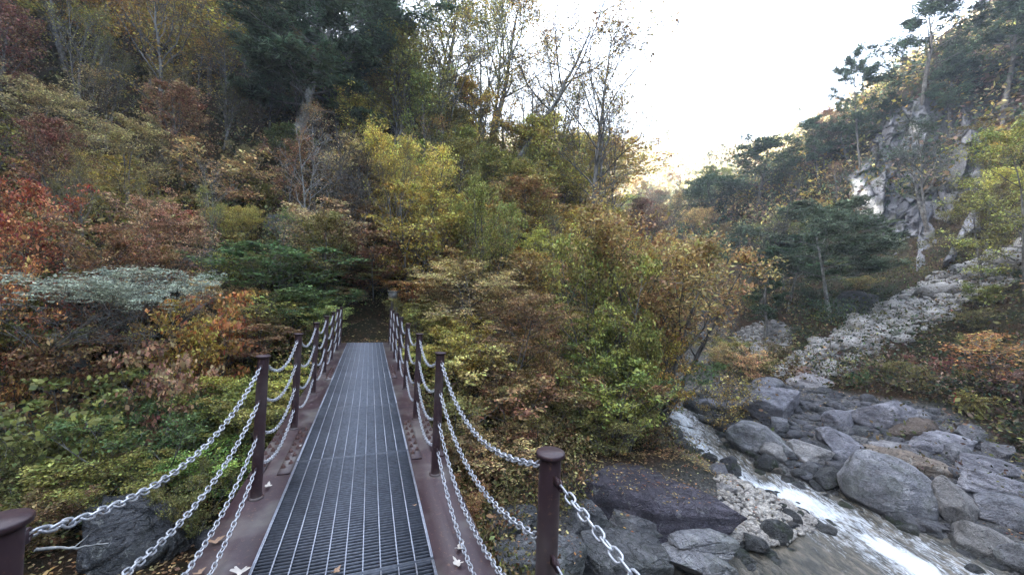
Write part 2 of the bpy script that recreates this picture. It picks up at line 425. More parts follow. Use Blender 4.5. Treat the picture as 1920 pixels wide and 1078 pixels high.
def axis_pts(lo, hi, a, b, st, g=1.07):
    m = list(np.arange(a, b + 1e-6, st)); s = st; p = b
    while p < hi: s *= g; p += s; m.append(min(p, hi))
    s = st; p = a; l = []
    while p > lo: s *= g; p -= s; l.append(max(p, lo))
    return np.array(l[::-1] + m)
gx = axis_pts(-230, 260, -14, 19, .16, 1.035); gy = axis_pts(-90, 420, 3, 24, .16, 1.03)
GX, GY = np.meshgrid(gx, gy)
GZ = H(GX, GY)
def gridfaces(nx, ny, keep=None):
    i = np.arange(nx - 1)[None] + np.arange(ny - 1)[:, None] * nx
    q = np.stack([i, i + 1, i + nx + 1, i + nx], -1).reshape(-1, 4)
    return q if keep is None else q[keep.reshape(-1)]
dW = sdf_poly(GX, GY, POLY)
SCREE = np.array([hit(*q)[:2] for q in [(1478, 700), (1532, 697), (1612, 662), (1680, 624), (1780, 568), (1915, 502), (1935, 455), (1870, 478), (1770, 520), (1690, 560), (1640, 590), (1560, 645)]])
SCREE2 = np.array([hit(*q)[:2] for q in [(1350, 668), (1385, 625), (1440, 605), (1475, 618), (1470, 650), (1420, 668)]])
gr = np.clip(1 - (dW - .9) / 1.4, 0, 1) * (1 - np.clip((GY - 13) / 1.5, 0, 1) * (GX < 9.5))
gr = np.maximum(gr, np.clip(1 - (sdf_poly(GX, GY, SCREE) + .7 + fbm(GX, GY, 0, 3, 55)) / .5, 0, 1)); gr = np.maximum(gr, np.clip(1 - sdf_poly(GX, GY, SCREE2) / .5, 0, 1))
BARR = np.array([hit(*q)[:2] for q in [(1400, 720), (1500, 725), (1600, 745), (1760, 770), (1850, 830), (1920, 880), (1960, 1000), (1920, 1078), (1700, 975), (1500, 890), (1380, 840), (1340, 780)]])
gr = np.maximum(gr, np.clip(1 - sdf_poly(GX, GY, BARR) / .8, 0, 1))
o = npmesh("ground", np.stack([GX, GY, GZ], -1).reshape(-1, 3), gridfaces(len(gx), len(gy)), M['ground'], True, attrs={'gravel': ('POINT', 'FLOAT', gr.ravel())})
tag(o, kind='structure')

# ------------------------------------------------------------------ river
def m_water():
    k = NM('river_water')
    fo = k.n("ShaderNodeAttribute", _attribute_name='foam').outputs['Fac']
    n1 = k.noise(2.2, 5, .6, stretch=(2.2, 1, 1), dist=.4); n2 = k.noise(4.5, 8, .7, stretch=(2.2, .7, 1), dist=1.2)
    col = k.ramp(n1, [(.35, (.045, .045, .038)), (.55, (.12, .105, .08)), (.7, (.22, .19, .15))])
    f = k.math('ADD', k.math('MULTIPLY', fo, 1.25), k.math('MULTIPLY', k.math('SUBTRACT', n2, .5), 1.9))
    fm = k.ramp(f, [(.38, (0, 0, 0)), (.6, (.35, .35, .35)), (1.0, (1, 1, 1))])
    col = k.mix(fm, col, (.78, .82, .86))
    ro = k.ramp(fm, [(0, (.07, .07, .07)), (1, (.6, .6, .6))])
    h = k.math('ADD', n1, k.math('MULTIPLY', n2, .5))
    k.pbr(col, ro, nrm=k.bump(h, .55, .12), spec=.5); return k.m
wx = np.arange(-1, 19, .07); wy = np.arange(-8, 34, .09)
WX, WY = np.meshgrid(wx, wy); wd = sdf_poly(WX, WY, POLY)
fd = dist_line(WX, WY, FLOW)
foam = np.clip(1.12 - fd / 1.15, 0, 1) * (.75 + .25 * fbm(WX * 2, WY * .7, 0, 3, 5)) * np.clip((15.5 - WY) / 3, .7, 1)
foam = foam * np.clip(1.0 + .8 * fbm(WX * 1.3, WY * .9, 0, 3, 65), .3, 1.2)
foam = np.maximum(foam, .34 * np.clip(1.3 - fd / 2.2, 0, 1) + .2 * fbm(WX * 1.5, WY * .6, 0, 3, 25))
WZ = wz(WY) + fbm(WX * 1.6, WY * .55, 0, 4, 41) * (.05 + .2 * np.clip(foam, 0, 1)) + fbm(WX * 5, WY * 2.2, 0, 3, 47) * .05 * (.3 + np.clip(foam, 0, 1))
vk = wd < .55
keep = (vk[:-1, :-1] | vk[1:, 1:])
V = np.stack([WX, WY, WZ], -1).reshape(-1, 3); Q = gridfaces(len(wx), len(wy), keep)
used = np.unique(Q); rm = np.zeros(len(V), int); rm[used] = np.arange(len(used))
o = npmesh("river", V[used], rm[Q], m_water(), True, attrs={'foam': ('POINT', 'FLOAT', foam.ravel()[used])})
tag(o, kind='structure')

# ------------------------------------------------------------------ footbridge
BR_ROT = -TH
def bw(s, t, z=0.0):           # bridge coordinates (along, right) -> world
    return np.array([BF[0] * s + BR[0] * t, BF[1] * s + BR[1] * t, z])
bridge = empty("footbridge", (0, 0, 0), BR_ROT)
tag(bridge, "steel footbridge with galvanised grating deck and dark maroon posts and side beams", "footbridge")
x0, x1 = BCX - .495, BCX + .495
PL = 1.62; S_START, S_END = -2.6, 12.0
NP = 9
pm = MB()
nb = 54
pb = MB()
for i in range(nb):
    y = (i + .5) * (PL - .012) / nb
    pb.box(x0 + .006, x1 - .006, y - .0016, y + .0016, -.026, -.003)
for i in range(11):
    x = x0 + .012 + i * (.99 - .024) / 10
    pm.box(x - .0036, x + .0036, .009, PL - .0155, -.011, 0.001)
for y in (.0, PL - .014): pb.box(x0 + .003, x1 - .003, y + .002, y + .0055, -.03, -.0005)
for x in (x0 + .001, x1 - .006): pm.box(x, x + .005, .0075, PL - .0145, -.03, .002)
g0 = pm.build("grating_panel", M['grate'], bridge)
g0.location = (0, S_END - PL, 0)
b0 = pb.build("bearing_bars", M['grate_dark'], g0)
for i in range(1, NP):
    g = g0.copy(); COL.objects.link(g); g.parent = bridge; g.location = (0, S_END - PL * (i + 1), 0.0)
    b_ = b0.copy(); COL.objects.link(b_); b_.parent = g
def beam(xa, xb):
    b = MB(); b.box(xa, xb, S_START, S_END, -.018, -.004)
    xm = (xa + xb) / 2; b.box(xm - .008, xm + .008, S_START, S_END, -.42, -.0185); b.box(xa + .02, xb - .02, S_START, S_END, -.44, -.4205)
    return b.build("side_beam", M['paint'], bridge)
beam(x1 + .002, x1 + .325); beam(x0 - .325, x0 - .002)
for i in range(10):
    c = MB(); y = S_END - .4 - i * PL * .9; c.box(x0 - .15, x1 + .15, y - .04, y + .04, -.20, -.035); c.build("cross_beam", M['paint'], bridge)
# bolted splice plates
bt = MB()
a6 = np.arange(6) * math.pi / 3
bt.lathe([(0, 0), (.021, 0), (.021, .004), (.0145, .004)], 12)
V6 = []
for r, z in ((.0165, .0042), (.0165, .016), (.009, .0165), (.009, .03), (0.0001, .031)): V6.append(np.stack([np.cos(a6) * r, np.sin(a6) * r, np.full(6, z)], 1))
q = [];
for kk in range(4):
    for i in range(6): q.append((kk * 6 + i, kk * 6 + (i + 1) % 6, kk * 6 + 6 + (i + 1) % 6, kk * 6 + 6 + i))
bt.add(np.concatenate(V6), q)
bolt0 = None
for sc_ in (4.22, 7.7):
    for side in (-1, 1):
        xc = (x1 + .1635) if side > 0 else (x0 - .1635)
        for col in (-1, 1):
            sp = MB(); sp.box(xc + col * .105 - .048, xc + col * .105 + .048, sc_ - .56, sc_ + .56, -.0035, .009)
            po = sp.build("splice_plate", M['paint'], bridge)
            for cx_ in (-.024, .024):
                for j in range(6):
                    loc = (xc + col * .105 + cx_, sc_ + (j - 2.5) * .168 + (.05 if cx_ > 0 else -.02), .0092)
                    if bolt0 is None:
                        bolt0 = bt.build("bolt", M['bolt'], po); b = bolt0
                    else:
                        b = bolt0.copy(); COL.objects.link(b); b.parent = po
                    b.location = loc
# posts
POST_S = [-1.0, 1.16, 3.32, 4.82, 6.32, 7.75, 9.1, 10.4, 11.6]
POST_X = {1: BCX + .672, -1: BCX - .668}
CH_Z = [.985, .725, .465, .225]
tm = MB(); tm.lathe([(.0375, -.004), (.0375, 1.052)], 20)
tm.lathe([(.052, -.0035), (.052, .010), (.038, .0105)], 20)
cm_ = MB(); cm_.lathe([(.0385, 1.046), (.049, 1.050), (.050, 1.062), (.046, 1.066), (.0001, 1.068)], 24)
def eye_mesh():
    e = MB()
    for sg in (1,):
        e.box(-.005, .005, sg * .037 if sg > 0 else -.075, .075 if sg > 0 else sg * .037, -.014, .014)
        a = np.linspace(0, 2 * math.pi, 13)[:-1]
        e.tube(np.stack([np.zeros(12) , sg * .075 + .013 * np.cos(a), .016 * np.sin(a)], 1), .0045, 6, True)
    return e
post0 = cap0 = eye0 = None
for side in (1, -1):
    for s in POST_S:
        if post0 is None:
            post0 = tm.build("post", M['paint'], bridge, True); cap0 = cm_.build("post_cap", M['paint'], post0, True)
            p = post0; eye0 = eye_mesh().build("chain_lug", M['paint'], post0); eye0.location = (0, 0, CH_Z[0])
            es = [eye0]
        else:
            p = post0.copy(); COL.objects.link(p); p.parent = bridge
            c = cap0.copy(); COL.objects.link(c); c.parent = p
            es = []
        while len(es) < 8:
            e = eye0.copy(); COL.objects.link(e); e.parent = p; e.location = (0, 0, CH_Z[len(es) % 4]); e.rotation_euler = (0, 0, math.pi if len(es) >= 4 else 0); es.append(e)
        p.location = (POST_X[side], s, 0)
# chains: each span hangs between two posts
def chain_mesh(L, sag):
    """stadium links strung on a catenary along +Y from (0,0,0) to (0,L,0)"""
    yy = np.linspace(0, L, 400); zz = -sag * (1 - (2 * yy / L - 1) ** 2)
    sl = np.concatenate([[0], np.cumsum(np.hypot(np.diff(yy), np.diff(zz)))])
    pitch = .0385; n = max(3, int(round(sl[-1] / pitch)))
    m = MB(); th = np.linspace(0, 2 * math.pi, 15)[:-1]
    for k in range(n):
        q = (k + .5) * sl[-1] / n
        y = np.interp(q, sl, yy); z = np.interp(q, sl, zz); q2 = min(q + .01, sl[-1]); q1 = max(q - .01, 0)
        dy = np.interp(q2, sl, yy) - np.interp(q1, sl, yy); dz = np.interp(q2, sl, zz) - np.interp(q1, sl, zz)
        T = np.array([0, dy, dz]); T /= np.linalg.norm(T); X = np.array([1.0, 0, 0]); N = np.cross(X, T)
        tw = math.pi / 4 + (math.pi / 2 if k % 2 else 0) + .25 * math.sin(k * 1.7)
        A = math.cos(tw) * X + math.sin(tw) * N
        a_ = .0122; b_ = .0135
        lx = a_ * np.cos(th); ly = b_ * np.sin(th) + np.sign(np.sin(th)) * .0095 * (np.abs(np.sin(th)) > .05)
        pts = np.array([0, y, z]) + ly[:, None] * T + lx[:, None] * A
        m.tube(pts, .0037, 6, True)
    return m
spans = list(zip(POST_S[:-1], POST_S[1:]))
nth = ['nearest', 'second', 'third', 'fourth', 'fifth', 'sixth', 'seventh', 'eighth']
rown = ['top', 'second from top', 'third from top', 'lowest']
cache = {}
for side in (-1, 1):
    sn = 'right' if side > 0 else 'left'
    for i, (a, b) in enumerate(spans):
        if i == 0 and side < 0: continue
        L = b - a - .17
        for r, z in enumerate(CH_Z):
            if i == 0 and r == 3: continue
            sag = (.15 if L < 1.6 else (.20 if i else .06)) * (1 + .06 * ((i * 7 + r * 3) % 5 - 2) / 2)
            key = (round(L, 2), r if L > 1.6 else r % 2, i == 0)
            if key in cache:
                c = cache[key].copy(); COL.objects.link(c)
            else:
                c = chain_mesh(L, sag).build("chain", M['chain'], None, True); cache[key] = c
            w = bw(a + .085, POST_X[side], z); c.location = w; c.rotation_euler = (0, 0, BR_ROT)
            if i == 0: lb = f"{rown[r]} chain running from the near right post out of the frame"
            else: lb = f"{rown[r]} galvanised chain between the {nth[i-1]} and {nth[i]} {sn} bridge posts"
            tag(c, lb, "chain", f"chains along the {sn} railing")

# ------------------------------------------------------------------ rocks
_ico = {}
def ico(n):
    if n not in _ico:
        import bmesh
        bm = bmesh.new(); bmesh.ops.create_icosphere(bm, subdivisions=n, radius=1)
        _ico[n] = (np.array([v.co[:] for v in bm.verts]), np.array([[v.index for v in f.verts] for f in bm.faces])); bm.free()
    return _ico[n]
def rock_verts(seed, n=5, cuts=14, rough=.10, round_=.0, box=.0, grooves=0):
    rs = np.random.RandomState(seed); V, T = ico(n); V = V.copy()
    if box:
        m = np.abs(V).max(1)[:, None]; V = V * (1 - box) + V / m * box * .82
    for _ in range(cuts):
        nn = rs.normal(size=3); nn[2] *= .8; nn /= np.linalg.norm(nn); dd = rs.uniform(.55, .9) + round_
        e = V @ nn - dd; V = V - np.clip(e, 0, None)[:, None] * nn * .97
    for _ in range(grooves):
        nn = rs.normal(size=3) * np.array([1, .6, 1.3]); nn /= np.linalg.norm(nn); dd = rs.uniform(-.6, .6)
        w_ = fbm(V[:, 0] * 2, V[:, 1] * 2, V[:, 2] * 2, 3, seed + 77) * .12
        e = (V @ nn - dd + w_) / .022; V = V * (1 - .07 * np.exp(-e * e))[:, None]
        V = V + (np.tanh(e) * .012)[:, None] * rs.normal(size=3)
    off = rs.uniform(0, 50, 3)
    nv = V / (np.linalg.norm(V, axis=1)[:, None] + 1e-6)
    d = fbm(V[:, 0] * 1.7 + off[0], V[:, 1] * 1.7 + off[1], V[:, 2] * 1.7 + off[2], 5, seed, .55) * rough
    st = np.abs(noise3(V[:, 0] * 1.1 + off[0], V[:, 1] * 1.1, V[:, 2] * 4.5 + off[2], seed + 9)) * rough * .5
    V = V + nv * (d - st)[:, None]
    return V, T
def boulder(name, u0, v0, u1, v1, mat, label, seed, Y=None, dep=.8, tilt=0.0, cuts=14, rough=.10, round_=0.0, box=0.0, tintc=(1, 1, 1), rz=0.0, cat="boulder", sink=.12, sub=None, kind=None, group=None, grooves=0):
    uc = (u0 + u1) / 2
    if Y is None:
        p = hit(uc, v1 - .12 * (v1 - v0)); Y = p[1] if p is not None else 12
        Y += (u1 - u0) * Y / F * dep * .3
    top = P(uc, v0, Y); bot = P(uc, v1, Y)
    hx = (u1 - u0) / 2 * Y / F * 1.06; hz = (top[2] - bot[2]) / 2 * (1 + sink); c = np.array([top[0], Y, top[2] - hz])
    V, T = rock_verts(seed, sub or (5 if (u1 - u0) > 60 else 4), cuts, rough, round_, box, grooves)
    mn, mx = V.min(0), V.max(0); V = (V - (mn + mx) / 2) / ((mx - mn) / 2)
    V = V * np.array([hx, max(hx * dep, .5 * hz), hz])
    if rz:
        c_, s_ = math.cos(rz), math.sin(rz); V[:, :2] = V[:, :2] @ np.array([[c_, s_], [-s_, c_]])
    if tilt: V[:, 2] -= V[:, 0] * math.tan(tilt)
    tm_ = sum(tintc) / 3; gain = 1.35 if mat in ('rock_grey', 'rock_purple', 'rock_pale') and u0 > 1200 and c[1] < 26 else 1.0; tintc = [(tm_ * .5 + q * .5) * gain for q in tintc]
    wet = np.clip(1 - (V[:, 2] + c[2] - float(wz(c[1])) - .10 - .08 * noise3(V[:, 0] * 3, V[:, 1] * 3, 0, 5)) / .07, 0, 1) if mat != 'cliff' and c[1] < 22 and u0 > 850 else np.zeros(len(V))
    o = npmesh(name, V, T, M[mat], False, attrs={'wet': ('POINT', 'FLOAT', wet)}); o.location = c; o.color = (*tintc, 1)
    tag(o, label, cat if kind is None else None, group, kind); return o
B = boulder
B("boulder", 1596, 852, 1742, 976, 'rock_grey', "huge smooth rounded grey boulder overhanging the white rapids", 3, round_=.34, cuts=7, rough=.10, tilt=.20, dep=.8, tintc=(1.05, 1.05, 1.1), sub=6)
B("boulder", 1382, 724, 1497, 797, 'rock_purple', "dark angular purple boulder at the head of the stream", 11, tilt=-.05, tintc=(1.1, 1.1, 1.2))
B("boulder", 1586, 744, 1710, 812, 'rock_purple', "broad dark grey boulder farthest back under the right slope", 12, tintc=(1.3, 1.3, 1.4))
B("boulder", 1541, 806, 1627, 860, 'rock_purple', "squat dark boulder above the huge smooth boulder", 13, tintc=(1.25, 1.25, 1.35))
B("boulder", 1548, 768, 1596, 810, 'rock_purple', "small wedge of dark rock in front of the broad back boulder", 14, tintc=(1.1, 1.1, 1.2))
B("boulder", 1366, 795, 1486, 856, 'rock_grey', "long pale flat boulder on the far bank of the upper rapids", 15, tilt=.18, round_=.06)
B("boulder", 1426, 829, 1476, 868, 'rock_pale', "light oval boulder leaning at the edge of the rapids", 16, tilt=.15, round_=.08, tintc=(.8, .8, .8))
B("boulder", 1386, 809, 1430, 848, 'rock_dark', "dark wet rock under the long pale flat boulder", 17)
B("boulder", 1417, 850, 1458, 886, 'rock_dark', "black mossy rock at the waterside below the light oval boulder", 18)
B("boulder", 1457, 889, 1497, 917, 'rock_dark', "grey-green rock standing in the middle of the white rapids", 19, tintc=(2, 2, 2), round_=.05)
B("boulder", 1484, 826, 1556, 868, 'rock_pale', "pale faceted boulder beside the driftwood branch", 20, tintc=(.85, .85, .85))
B("boulder", 1444, 783, 1480, 818, 'rock_grey', "small grey boulder right of the dark angular purple one", 21, tintc=(.75, .75, .8))
B("boulder", 1528, 874, 1579, 922, 'rock_dark', "dark wet rock tucked against the huge smooth boulder", 22, tintc=(1.5, 1.5, 1.5))
B("boulder", 1672, 787, 1760, 832, 'rock_tan', "brownish layered rock wedged on the right bank", 23, tilt=-.2, box=.12, dep=.6, tintc=(.55, .5, .52))
B("boulder", 1700, 807, 1822, 850, 'rock_purple', "long low grey slab below the brownish layered rock", 24, tilt=.05, box=.12, dep=.6, tintc=(1.5, 1.5, 1.6))
B("boulder", 1765, 831, 1818, 870, 'rock_grey', "rounded grey rock under the long low slab", 25, tintc=(.7, .7, .75))
B("boulder", 1786, 853, 1903, 900, 'rock_purple', "wide dark sloping slab near the right edge", 26, tilt=.1, box=.12, dep=.6, tintc=(1.05, 1.05, 1.15))
B("boulder", 1813, 890, 1936, 942, 'rock_purple', "grey slab below the wide dark one, cut by the right edge", 27, tilt=.15, box=.12, dep=.6, tintc=(1.4, 1.4, 1.5))
B("boulder", 1842, 930, 1952, 994, 'rock_grey', "blocky pale grey boulder cut by the right edge", 28, tilt=.05, box=.12, dep=.6, tintc=(.75, .75, .82))
B("boulder", 1760, 908, 1839, 992, 'rock_pale', "pale sloping slab just right of the huge smooth boulder", 29, tilt=.5, box=.12, dep=.6, tintc=(.75, .75, .75))
B("boulder", 1787, 986, 1903, 1064, 'rock_pale', "flat light boulder with dark wet underside at lower right", 30, tilt=.25, box=.2, tintc=(.62, .62, .6))
B("boulder", 1887, 1015, 1955, 1080, 'rock_grey', "light grey boulder in the bottom right corner", 31, tintc=(.85, .85, .85))
B("boulder", 1625, 822, 1706, 856, 'rock_pale', "light flat rock behind the tan sandy slab", 32, tintc=(.7, .7, .75))
B("boulder", 1622, 846, 1778, 892, 'rock_tan', "tan sandy slab directly behind the huge smooth boulder", 33, tilt=.12, box=.12, dep=.6, tintc=(1.0, 1, 1))
B("boulder", 1705, 768, 1753, 797, 'rock_grey', "small grey rock right of the broad back boulder", 34, tintc=(.75, .75, .8))
B("boulder", 1805, 797, 1846, 832, 'rock_grey', "round grey rock half hidden at the foot of right bushes", 35, tintc=(.7, .7, .75))
B("boulder", 1350, 853, 1381, 890, 'rock_dark', "small dark rock at the left bank where the rapids whiten", 36, tintc=(1.3, 1.3, 1.5))
B("boulder", 1326, 868, 1362, 890, 'rock_purple', "low purple-grey rock above the pebble bank", 37)
B("boulder", 1413, 707, 1468, 735, 'rock_grey', "small rock behind the dark angular purple boulder", 38, tintc=(.7, .7, .8))
B("boulder", 1488, 699, 1552, 728, 'rock_pale', "pale rock at the foot of the scree", 39, tintc=(.8, .8, .9))
B("boulder", 1500, 920, 1530, 943, 'rock_dark', "flat rock awash in the rapids just below the grey-green one", 40, tintc=(2, 2, 2), round_=.05)
B("boulder", 1500, 864, 1534, 890, 'rock_grey', "fist-shaped grey rock on the bank above the rapids", 41, tintc=(.6, .6, .6))
B("boulder", 1440, 868, 1470, 890, 'rock_tan', "little brown rock beside the black mossy one", 42, tintc=(.8, .8, .8))
B("boulder", 1340, 905, 1378, 925, 'rock_pale', "white stone on top of the pebble bank", 43, tintc=(.8, .8, .8))
B("boulder", 1300, 745, 1352, 768, 'rock_grey', "bluish rock in the stream bed behind the autumn tree", 44, tintc=(.8, .8, 1))
B("boulder", 1352, 752, 1392, 780, 'rock_grey', "bluish rock left of the dark angular purple boulder", 45, tintc=(.7, .7, .85))
B("boulder", 1848, 832, 1901, 866, 'rock_purple', "dark rock against the bushes at the right edge", 46)
B("rock_slab", 1065, 888, 1345, 1010, 'rock_purple', "great dark purple rock slab sloping beside the pebble bank", 50, Y=9.7, tilt=.06, box=.6, cuts=7, rough=.09, dep=.62, tintc=(.5, .42, .58), sub=6, cat="rock", grooves=1)
B("rock_slab", 1255, 985, 1368, 1036, 'rock_grey', "cracked pale block under the right end of the purple slab", 51, Y=8.5, tilt=.10, box=.75, cuts=6, rough=.06, dep=.7, sub=6, cat="rock", grooves=6, tintc=(1.1, 1.1, 1.1))
B("rock_slab", 1240, 1024, 1362, 1072, 'rock_grey', "lower pale block at the water under the purple slab", 60, Y=8.1, tilt=.06, box=.75, cuts=6, rough=.06, dep=.7, sub=6, cat="rock", grooves=6, tintc=(.95, .95, .95))
B("rock_slab", 1150, 965, 1265, 1036, 'rock_grey', "cracked grey block under the middle of the purple slab", 52, Y=8.7, tilt=.14, box=.75, cuts=6, dep=.7, tintc=(.85, .86, .86), cat="rock", grooves=6, sub=6)
B("rock_slab", 1060, 940, 1160, 1010, 'rock_grey', "grey block right behind the nearest right post", 61, Y=8.9, tilt=.1, box=.75, cuts=6, dep=.7, tintc=(.7, .72, .72), cat="rock", grooves=6, sub=6)
B("rock_slab", 1090, 1015, 1250, 1090, 'rock_grey', "wide wet ledge at the water beside the nearest right post", 62, Y=7.9, tilt=.05, box=.75, cuts=6, dep=.7, tintc=(.6, .62, .62), cat="rock", grooves=6, sub=6)
B("rock_slab", 930, 1015, 1100, 1110, 'rock_grey', "pale mossy ledge behind the nearest right post", 53, Y=7.2, box=.7, cuts=8, dep=.6, tintc=(.85, .88, .86), cat="rock", grooves=7, sub=6)
B("rock_slab", 870, 955, 1010, 1020, 'rock_grey', "dark grey ledge between the first two right posts", 54, Y=8.1, box=.65, cuts=8, dep=.6, tintc=(.5, .52, .51), cat="rock", grooves=6, sub=6)
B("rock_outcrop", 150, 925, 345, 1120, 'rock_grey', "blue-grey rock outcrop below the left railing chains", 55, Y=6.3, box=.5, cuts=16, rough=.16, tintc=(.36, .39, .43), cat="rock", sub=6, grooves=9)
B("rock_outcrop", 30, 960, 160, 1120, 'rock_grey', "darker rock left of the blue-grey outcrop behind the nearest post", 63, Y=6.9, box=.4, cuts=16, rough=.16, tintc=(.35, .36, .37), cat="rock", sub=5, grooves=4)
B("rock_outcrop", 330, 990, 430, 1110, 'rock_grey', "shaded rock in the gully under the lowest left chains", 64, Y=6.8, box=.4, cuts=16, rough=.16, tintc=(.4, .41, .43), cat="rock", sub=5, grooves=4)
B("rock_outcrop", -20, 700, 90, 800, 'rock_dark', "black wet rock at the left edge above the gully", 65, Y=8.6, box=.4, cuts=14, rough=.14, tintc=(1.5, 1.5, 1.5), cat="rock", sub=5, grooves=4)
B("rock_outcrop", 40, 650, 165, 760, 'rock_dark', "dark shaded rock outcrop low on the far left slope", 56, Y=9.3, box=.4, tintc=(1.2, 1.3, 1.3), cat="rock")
B("rock_outcrop", 500, 400, 575, 455, 'rock_grey', "bluish outcrop at the foot of the slim double stemmed tree", 57, Y=17.5, box=.4, tintc=(.55, .58, .6), cat="rock")
B("rock_outcrop", 330, 465, 420, 540, 'rock_dark', "dark outcrop behind the pale grey-green spray", 58, Y=14, box=.4, tintc=(1.6, 1.7, 1.7), cat="rock")
B("rock_outcrop", 1560, 545, 1640, 610, 'rock_grey', "broken grey outcrop left of the upper scree", 59, Y=27.5, box=.4, tintc=(.5, .52, .52), cat="rock")
# cliff faces on the right hill
CL = np.array([(1583, 335), (1612, 318), (1640, 262), (1672, 205), (1725, 180), (1790, 185), (1838, 250), (1850, 330), (1838, 430), (1790, 480), (1748, 520), (1690, 515), (1668, 470), (1640, 425), (1605, 405)], float)
uu_, vv_ = np.meshgrid(np.arange(1560, 1876, 2.0), np.arange(160, 545, 2.0))
dd_ = -sdf_poly(uu_ + 9 * fbm(uu_ / 22, vv_ / 22, 0, 3, 61), vv_ + 9 * fbm(uu_ / 22, vv_ / 22, 5, 3, 62), CL)
Yh = np.zeros(uu_.shape); stp = 9
ys = np.arange(0, uu_.shape[0], stp); xs = np.arange(0, uu_.shape[1], stp)
Yc = np.array([[(lambda q: q[1] if q is not None else np.nan)(hit(uu_[a, b], vv_[a, b], 90)) for b in xs] for a in ys])
for a in range(Yc.shape[0]):
    for b in range(Yc.shape[1]):
        if np.isnan(Yc[a, b]): Yc[a, b] = np.nanmean(Yc[a]) if not np.all(np.isnan(Yc[a])) else 44
Yr = np.array([np.interp(uu_[0], uu_[0, xs], row) for row in Yc]); Yh = np.array([np.interp(vv_[:, 0], vv_[ys, 0], Yr[:, c]) for c in range(Yr.shape[1])]).T
rc = np.random.RandomState(4)
def cells(n, ax, amp):
    sd_ = np.column_stack([rc.uniform(1555, 1880, n), rc.uniform(155, 550, n)]); best = np.full(uu_.shape, 1e9); sec = best.copy(); idx = np.zeros(uu_.shape, int)
    wu, wv = uu_ + 3 * fbm(uu_ / 14, vv_ / 14, 2, 3, 71), vv_ + 3 * fbm(uu_ / 14, vv_ / 14, 7, 3, 72)
    for q in range(n):
        du_, dv_ = wu - sd_[q, 0], wv - sd_[q, 1]; a_, b_ = du_ * .94 + dv_ * .34, -du_ * .34 + dv_ * .94
        e = np.hypot(a_ * ax, b_); m_ = e < best; sec = np.where(m_, best, np.minimum(sec, e)); best = np.where(m_, e, best); idx = np.where(m_, q, idx)
    of, gu, gv = rc.uniform(-1, 1, n) * amp, rc.normal(0, 1, n) * amp / 22, rc.normal(0, 1, n) * amp / 26
    return of[idx] + gu[idx] * (uu_ - sd_[idx, 0]) + gv[idx] * (vv_ - sd_[idx, 1]), rc.rand(n)[idx], sec - best
o1, t1, g1 = cells(26, 1.9, 1.1); o2, t2, g2 = cells(150, 1.7, .45); o3, t3, g3 = cells(700, 1.5, .2)
crk_ = np.maximum(np.clip(1 - g1 / 3.0, 0, 1), .8 * np.clip(1 - g2 / 2.0, 0, 1))
off = 2.0 + o1 + o2 + o3 + fbm(uu_ / 8, vv_ / 8, 0, 4, 81) * .12 - .5 * crk_
ed = np.clip(dd_ / 16, -1, 1)
Yf = Yh - np.where(ed > 0, off * np.clip(ed * 1.6, 0, 1) - .15, ed * 4.5)
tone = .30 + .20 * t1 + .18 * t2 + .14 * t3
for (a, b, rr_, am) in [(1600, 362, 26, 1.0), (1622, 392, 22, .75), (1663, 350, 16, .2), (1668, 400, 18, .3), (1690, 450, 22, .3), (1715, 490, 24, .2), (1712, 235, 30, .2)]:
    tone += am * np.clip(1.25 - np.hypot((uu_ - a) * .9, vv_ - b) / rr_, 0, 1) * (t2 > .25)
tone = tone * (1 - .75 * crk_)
Vc = np.array([CAMH * np.array([0, 0, 1]) + ray(a, b) / ray(a, b)[1] * y for a, b, y in zip(uu_.ravel(), vv_.ravel(), Yf.ravel())])
kp = (ed > -.95); kp = kp[:-1, :-1] & kp[1:, 1:]
Q_ = gridfaces(uu_.shape[1], uu_.shape[0], kp); us = np.unique(Q_); rm_ = np.zeros(len(Vc), int); rm_[us] = np.arange(len(us))
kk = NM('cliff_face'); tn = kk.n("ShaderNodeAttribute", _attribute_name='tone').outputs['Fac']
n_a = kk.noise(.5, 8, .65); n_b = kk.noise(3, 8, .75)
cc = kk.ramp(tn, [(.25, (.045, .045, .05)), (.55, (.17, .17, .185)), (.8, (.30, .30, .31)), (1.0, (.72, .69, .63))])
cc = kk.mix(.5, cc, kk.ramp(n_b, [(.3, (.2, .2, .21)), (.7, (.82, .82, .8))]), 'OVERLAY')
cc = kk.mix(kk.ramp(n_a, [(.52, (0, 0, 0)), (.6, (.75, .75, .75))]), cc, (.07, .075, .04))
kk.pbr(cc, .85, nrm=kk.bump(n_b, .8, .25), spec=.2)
o = npmesh("cliff", Vc[us], rm_[Q_][:, ::-1], kk.m, False, attrs={'tone': ('POINT', 'FLOAT', tone.ravel()[us])}); tag(o, kind='structure')

